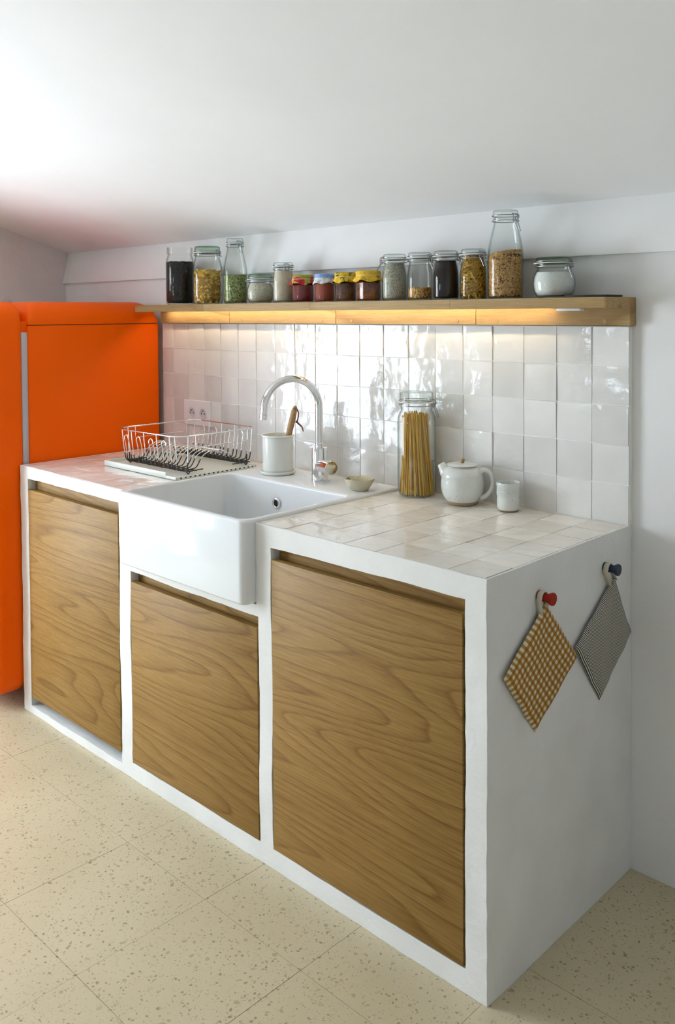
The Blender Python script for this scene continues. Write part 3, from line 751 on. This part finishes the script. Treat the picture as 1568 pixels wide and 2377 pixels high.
# 5 slim jar of cream flour
pr5 = [(.030, .001), (.034, .004), (.0356, .010), (.0356, .066), (.0345, .085), (.0315, .102), (.0305, .108), (.031, .116)]
clip_jar('slim clip-top jar of cream coloured flour next to the jams', -1.201, JY, JZ, .0356, .136, .0325, pr5, cl=-.43, drop=.003)
fill('flour_fill', 'cream coloured flour filling the slim jar beside the jams', 'flour', -1.201, JY, JZ, [(.029, .0062), (.032, .008), (.033, .013), (.033, .066), (.032, .085), (.029, .101), (.0285, .108)], 'cream_flour', top_noise=.001)
# 6-9 jam jars with cloth caps
GB = 'faceted jam jars with cloth caps'
def jam(label, flabel, fname, x, r, h, jam_m, cloth, cap2=None, sides=8, seed=0, level=.062):
    t = thing('jam_jar', label, 'jam jar', (x, JY, JZ), group=GB)
    n = sides * 4
    def fr_(rr, an):   # rounded polygon radius
        k = 2 * PI / sides; d = ((an + k / 2) % k) - k / 2
        return rr * (.55 * math.cos(k / 2) / math.cos(d) + .45)
    def pring(rr, z): return [(fr_(rr, 2 * PI * i / n) * math.cos(2 * PI * i / n + .3), fr_(rr, 2 * PI * i / n) * math.sin(2 * PI * i / n + .3), z) for i in range(n)]
    part('glass_body', loft([pring(r * .85, 0), pring(r * .97, .003), pring(r, .008), pring(r, h * .62), pring(r * .93, h * .70), pring(r * .84, h * .74), pring(r * .84, h * .82)], None, True, False), 'jar_glass', t, 25)
    part('lid', lathe([(r * .80, h * .80), (r * .90, h * .80), (r * .90, h * .955), (r * .87, h * .965), (0, h * .965)], 36), 'gasket_white', t, 50)
    rnd = random.Random(seed); bm = bmesh.new(); rings = []; N = 64
    ph = [rnd.random() * 6.28 for _ in range(4)]
    for (q, z, amp) in ((0, h, 0), (.5, h, 0), (.86, h * .995, 0), (.965, h * .975, .004), (.99, h * .92, .008), (.955, h * .845, .012), (1.0, h * .79, .05), (1.09, h * .72, .12), (1.16, h * .655, .20)):
        ring = []
        for i in range(N):
            an = 2 * PI * i / N
            wob = math.sin(an * 11 + ph[0]) * .6 + math.sin(an * 7 + ph[1]) * .5
            rr = r * q * (1 + amp * wob * .5); ring.append((rr * math.cos(an), rr * math.sin(an), z - (amp * r * .45 * math.sin(an * 5 + ph[2]))))
        rings.append(ring)
    rings[0] = [(1e-4 * math.cos(2 * PI * i / N), 1e-4 * math.sin(2 * PI * i / N), h) for i in range(N)]
    loft(rings, bm)
    if cap2:
        bm.faces.ensure_lookup_table()
        for f in bm.faces:
            if f.calc_center_median().z < h * .83: f.material_index = 1
    cc = part('cloth_cap', bm, [cloth] + ([cap2] if cap2 else []), t, 70)
    so_ = cc.modifiers.new('thick', 'SOLIDIFY'); so_.thickness = .0006; so_.offset = 1
    part('elastic_band', tube([(r * .972 * math.cos(2 * PI * k / 40), r * .972 * math.sin(2 * PI * k / 40), h * .845) for k in range(40)], .0009, 6, None, True), 'string_cream', t, 60)
    bm = loft([pring(r * .80, .004), pring(r * .93, .006), pring(r * .96, .010), pring(r * .96, level * .92), pring(r * .88, level)], None, True, True)
    stuff(part(fname, bm, jam_m, None, 25, (x, JY, JZ)), flabel, 'jam')
jam('jam jar with a red and green cloth cap, leftmost of the jams', 'dark red jam inside the jar with the red and green cap', 'jam_fill', -1.106, .0362, .091, 'jam_red', 'cloth_red_green', seed=1)
jam('jam jar with a blue printed cloth cap', 'tomato red jam inside the jar with the blue cap', 'jam_fill', -1.004, .0325, .091, 'jam_tomato', 'cloth_blue', 'cloth_white_print', seed=2)
jam('jam jar with a yellow cap striped green and red', 'dark preserve inside the jar with the striped yellow cap', 'preserve_fill', -.911, .0343, .092, 'jam_dark', 'cloth_yellow_green', seed=3)
jam('jam jar with a yellow cap printed with brown flowers, rightmost of the jams', 'amber fruit preserve inside the jar with the flowered yellow cap', 'preserve_fill', -.814, .0390, .094, 'jam_amber', 'cloth_yellow_brown', sides=6, seed=5)
# 10-13 four alike bottles
def mid_prof(r): return [(r * .86, .001), (r * .96, .004), (r, .010), (r, .060), (r * .985, .075), (r * .90, .095), (r * .835, .106), (r * .83, .112), (r * .845, .118)]
def mid_fill(r, top, base=.0062):
    full = [(r * .82, base), (r - .0045, .009), (r - .0028, .014), (r - .0028, .060), (r * .985 - .0028, .075), (r * .90 - .0028, .095), (r * .835 - .0028, .106), (r * .83 - .0028, .113)]
    out = [p for p in full if p[1] < top - .003]
    r_at = out[-1][0]
    for (r0, z0), (r1, z1) in zip(full, full[1:]):
        if z0 <= top <= z1: r_at = r0 + (r1 - r0) * (top - z0) / (z1 - z0)
    return out + [(r_at, top - .002), (r_at * .95, top)]
rr_ = .0376
for (x, lab, cl) in ((-.708, 'clip-top jar full of grey-green seeds beside the yellow jam cap', -2.2), (-.611, 'clip-top jar with a little popping corn in the bottom', .0), (-.516, 'clip-top jar full of dark brown powder', .2), (-.422, 'clip-top jar full of yellow fusilli pasta', -.3)):
    clip_jar(lab, x, JY, JZ, rr_, .139, rr_ * .90, mid_prof(rr_), cl=cl, drop=.022)
fill('seed_fill', 'fine grey-green seeds filling the clip-top jar', 'seeds', -.708, JY, JZ, mid_fill(rr_, .112), 'grey_seed')
fill('powder_fill', 'dark brown powder filling the clip-top jar', 'powder', -.516, JY, JZ, mid_fill(rr_, .111), 'dark_powder')
def corn(bm, M, rnd):
    M = M @ Matrix.Diagonal((.0026, .0042, .0036, 1))
    q = bmesh.ops.create_icosphere(bm, subdivisions=1, radius=1.0, matrix=M)
    mi_ = 0 if rnd.random() < .6 else 1
    for v in q['verts']:
        for f in v.link_faces: f.material_index = mi_
scatter('corn_fill', 'golden popping corn kernels in the bottom of the clip-top jar', 'corn', -.611, JY, JZ, ['corn_yellow', 'corn_orange'], 330, lambda z: rr_ - .0025, .009, .036, corn, .003, [(.028, .006), (.0325, .010), (.0325, .032)], 7)
def fus(bm, M, rnd):
    n = 13; L_ = .026
    for ph in (0, PI / 2):
        prev = None
        for k in range(n):
            y = (k / (n - 1) - .5) * L_; a_ = ph + k / (n - 1) * 2.6 * PI
            A = bm.verts.new(M @ Vector((.0046 * math.cos(a_), y, .0046 * math.sin(a_)))); B = bm.verts.new(M @ Vector((-.0046 * math.cos(a_), y, -.0046 * math.sin(a_))))
            if prev: bm.faces.new((prev[0], A, B, prev[1]))
            prev = (A, B)
def midr(z):
    P_ = mid_prof(rr_)
    for (r0, z0), (r1, z1) in zip(P_, P_[1:]):
        if z0 <= z <= z1: return r0 + (r1 - r0) * (z - z0) / (z1 - z0)
    return rr_ * .83
scatter('fusilli_fill', 'yellow fusilli pasta packed in the clip-top jar', 'pasta', -.422, JY, JZ, ['fusilli_yellow', 'pasta_deep'], 290, lambda z: midr(z) - .0028, .012, .110, fus, .0045, [(.022, .006), (.026, .012), (.026, .075), (.019, .105)], 9)
# 14 tall bottle of macaroni
pr14 = [(.042, .001), (.0462, .004), (.0478, .012), (.0478, .112), (.0465, .132), (.0415, .160), (.036, .182), (.0325, .196), (.0315, .204), (.032, .212)]
clip_jar('tall clip bottle of tiny tan macaroni, tallest on the right half of the shelf', -.317, JY, JZ, .0478, .236, .0335, pr14, cl=-.25, drop=.028, gasket=False)
def mac(bm, M, rnd):
    R_ = .0032; pts_ = [M @ Vector((R_ * .25, R_ * math.cos(a_), R_ * math.sin(a_))) for a_ in [PI * 1.15 * k / 5 for k in range(6)]]
    n0 = len(bm.faces); tube(pts_, .00105, 5, bm); mi_ = 0 if rnd.random() < .62 else 2
    bm.faces.ensure_lookup_table()
    for f in bm.faces[n0:]: f.material_index = mi_
scatter('macaroni_fill', 'tiny tan elbow macaroni filling the tall bottle', 'pasta', -.317, JY, JZ, ['macaroni_tan', 'macaroni_gap_shade', 'macaroni_mid'], 3600, lambda z: .0450 if z < .112 else .0435, .009, .122, mac, .0018, [(.041, .006), (.0434, .012), (.0434, .112), (.039, .119)], 13, tilt=.16)
# 15 sugar jar
pr15 = [(.036, .001), (.044, .004), (.0515, .018), (.0540, .036), (.0525, .054), (.0465, .068), (.0440, .074), (.0445, .084)]
clip_jar('round squat clip-top jar of white sugar at the right end of the shelf', -.170, JY, JZ, .054, .104, .0465, pr15, 'green_glass', cl=-.22, drop=.028)
fill('sugar_fill', 'white sugar filling the round squat jar', 'sugar', -.170, JY, JZ, [(.036, .0062), (.0425, .008), (.0488, .019), (.0512, .036), (.0498, .053), (.0440, .066)], 'white_sugar', top_noise=.002)
tag(part('black_tray', box(-.055, .055, -.045, .045, 0, .0062, bev=.0012), 'black_plastic', None, 40, (-.064, -.064, SZ1)), 'thin flat black tray at the right end of the oak shelf', 'tray')

# ---------------------------------------------------------------- on the worktop
# spaghetti jar
SX, SY = -.632, -.064
prs = [(.045, .001), (.0525, .005), (.0565, .014), (.0570, .03), (.0570, .215), (.0555, .232), (.0505, .245), (.047, .250), (.0475, .270)]
clip_jar('tall clip-top jar of spaghetti standing on the worktop', SX, SY, CT, .057, .304, .0495, prs, 'lid_glass', cl=.30, drop=.034, group=None, name='spaghetti_jar')
rnd = random.Random(4); bm = bmesh.new()
for k in range(170):
    a0 = rnd.random() * 2 * PI; r0 = .0515 * math.sqrt(.15 + .85 * rnd.random())
    bx, by = r0 * math.cos(a0), r0 * math.sin(a0)
    tx = bx * .60 - .010 + rnd.gauss(0, .005); ty = by * .60 + rnd.gauss(0, .005); l = math.hypot(tx, ty)
    if l > .044: tx *= .044 / l; ty *= .044 / l
    zt = .232 + rnd.random() * .014
    tube([(bx, by, .0062), ((bx + tx) / 2, (by + ty) / 2, .12), (tx, ty, zt)], .00125, 5, bm)
stuff(part('spaghetti_bundle', bm, 'spaghetti', None, 60, (SX, SY, CT)), 'bundle of dry spaghetti leaning inside the tall jar', 'pasta')

# teapot
TX, TY = -.462, -.070
tea = thing('teapot', 'white glazed stoneware teapot with a flat lid on the worktop', 'teapot', (TX, TY, CT))
prof = [(0, .003), (.036, .003), (.038, .0), (.0405, .0), (.0425, .004)]
part('foot_ring', lathe([(0, .0), (.040, 0), (.0435, .003), (.0455, .008), (.0455, .0105), (0, .0105)], 48), 'raw_clay', tea, 40)
out_ = [(.0455, .0105), (.0525, .020), (.0580, .034), (.0602, .052), (.0598, .066), (.0580, .078), (.0585, .0795), (.0572, .081), (.0575, .083), (.0545, .088), (.0480, .0985), (.0400, .1045), (.0365, .1065), (.0345, .1065), (.0345, .103), (.046, .095), (.055, .07), (.056, .04), (.043, .014), (0, .013)]
part('body', lathe(out_, 64), 'stoneware', tea, 60)
lid = part('lid', lathe([(0, .1075), (.041, .1075), (.043, .109), (.0432, .111), (.041, .1125), (.02, .1145), (0, .115)], 48), 'stoneware', tea, 50)
part('knob', lathe([(.005, .114), (.0055, .119), (.0078, .122), (.0072, .1255), (.004, .127), (0, .1272)], 24), 'raw_clay', lid, 60)
# view-plane right direction at the pot is about (+.68, +.72)
u = Vector((.86, .30, 0)).normalized()
hp = smoothpath([u * .050 + Vector((0, 0, .093)), u * .063 + Vector((0, 0, .0985)), u * .079 + Vector((0, 0, .092)), u * .0875 + Vector((0, 0, .070)), u * .082 + Vector((0, 0, .044)), u * .066 + Vector((0, 0, .026)), u * .053 + Vector((0, 0, .021))], 7)
part('handle', tube(hp, .006, 14, radii=[.0078 - .002 * math.sin(PI * k / (len(hp) - 1)) for k in range(len(hp))]), 'stoneware', tea, 60)
s = -u
sp_ = smoothpath([s * .036 + Vector((0, 0, .074)), s * .048 + Vector((0, 0, .086)), s * .0555 + Vector((0, 0, .096)), s * .0635 + Vector((0, 0, .1085))], 5)
nsp = len(sp_)
bm = tube(sp_, .01, 18, radii=[.0265 - .0165 * (k / (nsp - 1)) ** .75 for k in range(nsp)], cap=False)
part('spout', bm, 'stoneware', tea, 60)
o = tea.children[-1]; so_ = o.modifiers.new('thick', 'SOLIDIFY'); so_.thickness = .0022; so_.offset = -1

# cup
cup = thing('tumbler', 'small pale stoneware tumbler with throwing rings on the worktop', 'cup', (-.319, -.056, CT))
part('foot_ring', lathe([(0, 0), (.0265, 0), (.0285, .002), (.0288, .0045), (0, .0045)], 40), 'raw_clay', cup, 50)
cp = [(.0288, .0045), (.0306, .012), (.0308, .030), (.0303, .040)]
for k in range(5):
    z = .041 + k * .0042; cp += [(.0305, z), (.0318, z + .0012), (.0318, z + .0026), (.0306, z + .0036)]
cp += [(.0318, .066), (.0322, .073), (.0315, .0768), (.0300, .0768), (.0288, .073), (.0282, .05), (.027, .014), (.02, .009), (0, .008)]
part('body', lathe(cp, 56), 'stoneware', cup, 50)

# utensil pot on saucer
pot = thing('utensil_pot', 'cream ceramic utensil pot standing in its saucer on the sink deck', 'pot', (-1.164, -.136, ZT))
part('saucer', lathe([(0, 0), (.052, 0), (.0575, .003), (.0595, .009), (.0595, .0115), (.0575, .0118), (.0555, .008), (.050, .005), (0, .005)], 56), 'pot_glaze', pot, 50)
part('pot_body', lathe([(0, .0055), (.048, .0055), (.0505, .008), (.0512, .02), (.0518, .122), (.0535, .1225), (.0545, .125), (.0545, .128), (.053, .1295), (.050, .129), (.0492, .124), (.0485, .02), (.045, .011), (0, .010)], 56), 'pot_glaze', pot, 50)
# brush in the pot
br = thing('dish_brush', 'wooden brush handle with a red leather loop in the utensil pot', 'brush', (-1.164, -.136, ZT + .012))
A = Vector((.006, .008, .002)); B = Vector((.052, .032, .212)); ax = (B - A).normalized()
pts = [A + (B - A) * k / 14 for k in range(15)]
bm = tube(pts, .01, 16, radii=[.0095, .0105, .011, .011, .011, .0112, .0115, .0118, .012, .012, .0122, .0122, .012, .0108, .0065])
for v in bm.verts:   # flatten across the handle
    d = v.co - A; k = d.dot(ax); off = d - ax * k; nrm = Vector((-.6, -.8, 0)); v.co -= nrm * off.dot(nrm) * .15
br_h = part('handle', bm, 'brush_wood', br, 60)
for v in br_h.data.vertices: pass
tip = B - ax * .010
bm = bmesh.new(); vw = Vector((.68, -.73, 0))
tube([tip - vw * .0085, tip + vw * .0085], .0036, 12, bm)
part('hang_hole', bm, 'dark_hole', br)
rt = Vector((.73, .68, 0))
lp = smoothpath([tip + rt * .004 + Vector((0, 0, .006)), tip + rt * .012 + Vector((0, 0, -.012)), tip + rt * .010 + Vector((0, 0, -.034)), tip + rt * .006 + Vector((0, 0, -.046))], 6)
bm = tube(lp, .0022, 8); lp = smoothpath([tip + rt * .004 + Vector((0, 0, -.040)), tip + rt * .014 + Vector((0, 0, -.050)), tip + rt * .024 + Vector((0, 0, -.060)), tip + rt * .028 + Vector((0, 0, -.074))], 6)
tube(lp, .003, 8, bm, radii=[.0035 - .0022 * k / (len(lp) - 1) for k in range(len(lp))])
lp = smoothpath([tip - rt * .004, tip - rt * .012 + Vector((0, 0, -.018)), tip - rt * .013 + Vector((0, 0, -.028))], 5); tube(lp, .002, 8, bm)
part('leather_loop', bm, 'leather_red', br, 60)

# soap dish
dish = thing('soap_dish', 'small rough beige clay dish on the sink deck beside the tap', 'dish', (-.775, -.158, ZT))
def irr(rx, z, amp, sd):
    out = []
    for i in range(40):
        an = 2 * PI * i / 40
        q = 1 + amp * (math.sin(3 * an + sd) * .5 + math.sin(5 * an + 2 * sd) * .35)
        out.append((rx * q * math.cos(an), rx * q * .92 * math.sin(an), z + amp * .03 * math.sin(4 * an + sd)))
    return out
bm = loft([irr(.024, 0, .02, 1), irr(.027, .002, .03, 1), irr(.037, .016, .05, 1.1), irr(.0468, .033, .07, 1.2), irr(.0470, .0355, .07, 1.2), irr(.0445, .035, .07, 1.2), irr(.034, .018, .05, 1.1), irr(.023, .007, .03, 1)], None, True, True)
part('bowl', bm, 'soap_clay', dish, 40)
bm = tube(smoothpath([(-.020, -.016, .030), (-.012, -.006, .034), (-.016, .004, .037), (-.008, .014, .040), (-.012, .022, .041)], 6), .0012, 6)
tag(part('twine', bm, 'string_cream', None, 60, (-.775, -.158, ZT)), 'short kinked piece of pale twine in the clay dish', 'twine')
bm = bmesh.new(); rows = []
for k in range(7):
    t = k / 6; w = .006 * math.sin(PI * min(t * .95 + .03, 1)); rows.append([bm.verts.new((-.036 + .018 * t, -.014 - .006 * t + j * w, .033 - .010 * t + .002 * abs(j))) for j in (-1, 0, 1)])
for a_, b_ in zip(rows, rows[1:]):
    for j in range(2): bm.faces.new((a_[j], a_[j + 1], b_[j + 1], b_[j]))
lf = tag(part('leaf', bm, 'leaf_green', None, 60, (-.775, -.158, ZT)), 'small dark green leaf at the rim of the clay dish', 'leaf')
so_ = lf.modifiers.new('thick', 'SOLIDIFY'); so_.thickness = .0006

# ---------------------------------------------------------------- dish rack and tray
TX0, TX1, TY0, TY1 = -1.775, -1.345, -.418, -.075
tr = thing('drain_tray', 'pale green-white drip tray under the wire dish rack', 'tray', ((TX0 + TX1) / 2, (TY0 + TY1) / 2, CT))
to = Vector((-(TX0 + TX1) / 2, -(TY0 + TY1) / 2, 0))
MATS_tray = plain('tray_plastic', (.70, .72, .66), .4)
bm = bmesh.new()
box(TX0 + .004, TX1, TY0 + .004, TY1 - .004, .0008, .008, bm)
part('tray_floor', bm, 'tray_plastic', tr, None, to)
for (nm, q) in (('rim', (TX0, TX0 + .008, TY0, TY1, .0008, .020)), ('rim', (TX0 + .008, TX1 - .055, TY0, TY0 + .008, .0008, .020)), ('rim', (TX0 + .008, TX1 - .055, TY1 - .008, TY1, .0008, .020)),
                ('rim', (TX1 - .055, TX1, TY0, TY0 + .008, .0008, .0105)), ('rim', (TX1 - .055, TX1, TY1 - .008, TY1, .0008, .0105))):
    part(nm, box(*q, bev=.0015), 'tray_plastic', tr, 40, to)
for k in range(17):
    y = TY0 + .022 + k * (TY1 - TY0 - .04) / 16
    part('drain_slot', box(TX1 - .003, TX1 + .0004, y - .0035, y + .0035, .003, .0072), 'dark_hole', tr, None, to)

RX0, RX1, RY0, RY1, RZ = -1.724, -1.357, -.398, -.055, 1.021
rk = thing('dish_rack', 'chrome wire dish rack with black coated lower wires', 'dish rack', (-1.547, -.2265, CT + .008))
ro = -Vector((-1.547, -.2265, CT + .008))
def RW(bm): bmesh.ops.translate(bm, verts=bm.verts[:], vec=ro); return bm
part('rim', RW(tube([(x, y, RZ) for (x, y) in rrect(RX0, RX1, RY0, RY1, .05, 8)], .0026, 10, None, True)), 'wire_steel', rk, 60)
ZB = CT + .022; ZH = ZB + .052; ZC = ZB + .028      # trough, hump, top of the black coat
wx = [RX0 + .016 + k * .0250 for k in range(14)]
def seg(pts, r, coat):
    P_ = smoothpath(pts, 5)
    mi = [1 if (P_[i].z + P_[i + 1].z) / 2 < coat else 0 for i in range(len(P_) - 1)]
    return tube(P_, r, 8, None, radii=[r * (1.25 if p.z < coat else 1.0) for p in P_], mi=mi)
for k, x in enumerate(wx):
    isr = k % 3 == 0 or k == 13
    ht = RZ - .001 if isr else RZ - .034
    fy, by = RY0 + .006, RY1 - .006
    if isr:      # meet the rounded rim
        d_ = min(x - RX0, RX1 - x); q_ = .05 - math.sqrt(max(0, .0025 - (.05 - min(d_, .05)) ** 2)); fy, by = RY0 + max(.002, q_), RY1 - max(.002, q_)
    pts = [(x, fy, ht), (x, fy + .005, ZB + .060), (x, fy + .010, ZB + .022), (x, fy + .014, ZB + .007), (x, fy + .024, ZB), (x, fy + .070, ZB), (x, fy + .088, ZB + .006), (x, fy + .108, ZB + .034), (x, fy + .135, ZH - .003), (x, -.2265, ZH),
           (x, by - .135, ZH - .003), (x, by - .108, ZB + .034), (x, by - .088, ZB + .006), (x, by - .070, ZB), (x, by - .024, ZB), (x, by - .014, ZB + .007), (x, by - .010, ZB + .022), (x, by - .005, ZB + .060), (x, by, ht)]
    part('wire', RW(seg(pts, .0016, ZC)), ['wire_steel', 'black_coat'], rk, 60)
for k in range(13):
    if k % 3 == 1:
        for yy in (RY0 + .006, RY1 - .006):
            xa, xb = wx[k], wx[k + 1]; c = (xa + xb) / 2; q = (xb - xa) / 2
            part('hairpin', RW(tube([(c - q * math.cos(t), yy, RZ - .034 + .015 * math.sin(t)) for t in [PI * j / 12 for j in range(13)]], .0016, 8)), 'wire_steel', rk, 60)
for yy in (RY0 + .038, RY0 + .056, RY0 + .074, RY1 - .038, RY1 - .056, RY1 - .074):
    part('cross_wire', RW(tube([(wx[0] - .004, yy, ZB - .003), (wx[-1] + .024, yy, ZB - .003)], .0019, 8)), 'black_coat', rk, 60)
part('cross_wire', RW(tube([(wx[0] - .004, -.2265, ZH + .002), (wx[-1] + .02, -.2265, ZH + .002)], .0015, 8)), 'wire_steel', rk, 60)
for (x, s_) in ((RX0 + .004, 1), (RX1 - .004, -1)):
    # end frame: two posts, a handle loop, a low end bar
    for yy in (RY0 + .045, RY1 - .045):
        P_ = [(x, yy, RZ), (x + s_ * .004, yy, ZB + .05), (x + s_ * .008, yy, ZB - .003)]
        part('post', RW(seg(P_, .0017, ZC - .006)), ['wire_steel', 'black_coat'], rk, 60)
    part('handle_loop', RW(tube([(x, RY0 + .075, RZ), (x, RY0 + .075, RZ - .040), (x, RY1 - .045, RZ - .040), (x, RY1 - .045, RZ)], .0015, 8)), 'wire_steel', rk, 60)
    for (ya, yb) in ((RY0 + .036, RY0 + .108), (RY1 - .108, RY1 - .036)):
        part('end_bar', RW(tube([(x + s_ * .008, ya, ZB - .003), (x + s_ * .008, yb, ZB - .003)], .0020, 8)), 'black_coat', rk, 60)
    for yy in (RY0 + .048, RY1 - .048):
        part('foot', RW(tube(smoothpath([(x + s_ * .008, yy - .010, ZB - .003), (x + s_ * .008, yy - .004, ZB - .008), (x + s_ * .008, yy, CT + .0098), (x + s_ * .008, yy + .004, ZB - .008), (x + s_ * .008, yy + .010, ZB - .003)], 4), .0019, 8)), 'black_coat', rk, 60)

# ---------------------------------------------------------------- pegs and potholders on the counter's end
def peg(label, y, z, mat):
    bm = lathe([(0, 0), (.0125, 0), (.0125, .003), (.0098, .008), (.0092, .014), (.0098, .024), (.0135, .031), (.0142, .034), (.0135, .0365), (0, .0368)], 32)
    bmesh.ops.rotate(bm, verts=bm.verts[:], cent=(0, 0, 0), matrix=Matrix.Rotation(PI / 2, 3, 'Y'))
    return tag(part('wall_peg', bm, mat, None, 50, (.001, y, z)), label, 'peg', 'wooden pegs on the counter end')
peg('round red wooden peg holding the checked potholder', -.423, .806, 'red_paint')
peg('round dark blue wooden peg holding the striped potholder', -.126, .806, 'navy_paint')
def holder(name, label, T, L_, R_, B_, mat, pegyz, seed):
    """corners as (y, z) on the end wall; a padded cloth hung by its top corner"""
    t = thing(name, label, 'potholder', (.006, B_[0], B_[1])); N = 22; bm = bmesh.new(); uv = bm.loops.layers.uv.new('UVMap')
    def pt(u, v, side):
        y = (1 - u) * (1 - v) * T[0] + u * (1 - v) * R_[0] + (1 - u) * v * L_[0] + u * v * B_[0]
        z = (1 - u) * (1 - v) * T[1] + u * (1 - v) * R_[1] + (1 - u) * v * L_[1] + u * v * B_[1]
        e = min(u, 1 - u, v, 1 - v); pad = .0062 * min(1, e / .05) ** .5
        w = noise.noise((y * 14 + seed, z * 14, 0)) * .0035 + noise.noise((y * 45 + seed, z * 30, 2)) * .0012
        lift = .007 * (1 - (u + v) / 2) ** 2 + .006 * max(0, v - u)
        x = .0035 + lift + w * .8 + (pad if side else -.0012)
        dy = noise.noise((u * 5 + seed, v * 5, 7)) * .0022; dz = noise.noise((u * 5 + seed, v * 5, 9)) * .0022
        return Vector((max(x, .0012 if not side else .0025) - .006, y + dy - B_[0], z + dz - B_[1]))
    G = [[[bm.verts.new(pt(i / N, j / N, s)) for j in range(N + 1)] for i in range(N + 1)] for s in (0, 1)]
    def face(idx):
        f = bm.faces.new([G[s][i][j] for (s, i, j) in idx])
        for lp_, (s, i, j) in zip(f.loops, idx): lp_[uv].uv = (i / N, j / N)
    for s in (0, 1):
        for i in range(N):
            for j in range(N): face([(s, i, j), (s, i + 1, j), (s, i + 1, j + 1), (s, i, j + 1)])
    for k in range(N):
        face([(0, k, 0), (0, k + 1, 0), (1, k + 1, 0), (1, k, 0)]); face([(0, k, N), (0, k + 1, N), (1, k + 1, N), (1, k, N)])
        face([(0, 0, k), (0, 0, k + 1), (1, 0, k + 1), (1, 0, k)]); face([(0, N, k), (0, N, k + 1), (1, N, k + 1), (1, N, k)])
    part('cloth', bm, mat, t, 60)
    # hanging loop: a flat tape over the peg
    py, pz = pegyz; bm = bmesh.new(); prev = None
    path = [(T[0] - .022, T[1] - .022), (py - .0165, pz - .004)] + [(py - .0125 * math.cos(a_) - .001, pz + .0125 * math.sin(a_)) for a_ in [PI * k / 8 for k in range(0, 9)]] + [(T[0] + .003, T[1] - .006)]
    for (y, z) in path:
        row = [bm.verts.new((xx - .006, y - B_[0], z - B_[1])) for xx in (.004, .017)]
        if prev: bm.faces.new((prev[0], prev[1], row[1], row[0]))
        prev = row
    lo_ = part('hanging_loop', bm, 'loop_cotton', t, 60); so_ = lo_.modifiers.new('thick', 'SOLIDIFY'); so_.thickness = .0012
holder('checked_potholder', 'orange and white checked potholder hanging on the red peg', (-.411, .790), (-.574, .671), (-.262, .630), (-.442, .513), 'gingham', (-.423, .806), 1)
holder('striped_potholder', 'dark blue and white striped potholder hanging on the blue peg', (-.096, .777), (-.284, .655), (.004, .618), (-.156, .492), 'ticking', (-.126, .806), 5)
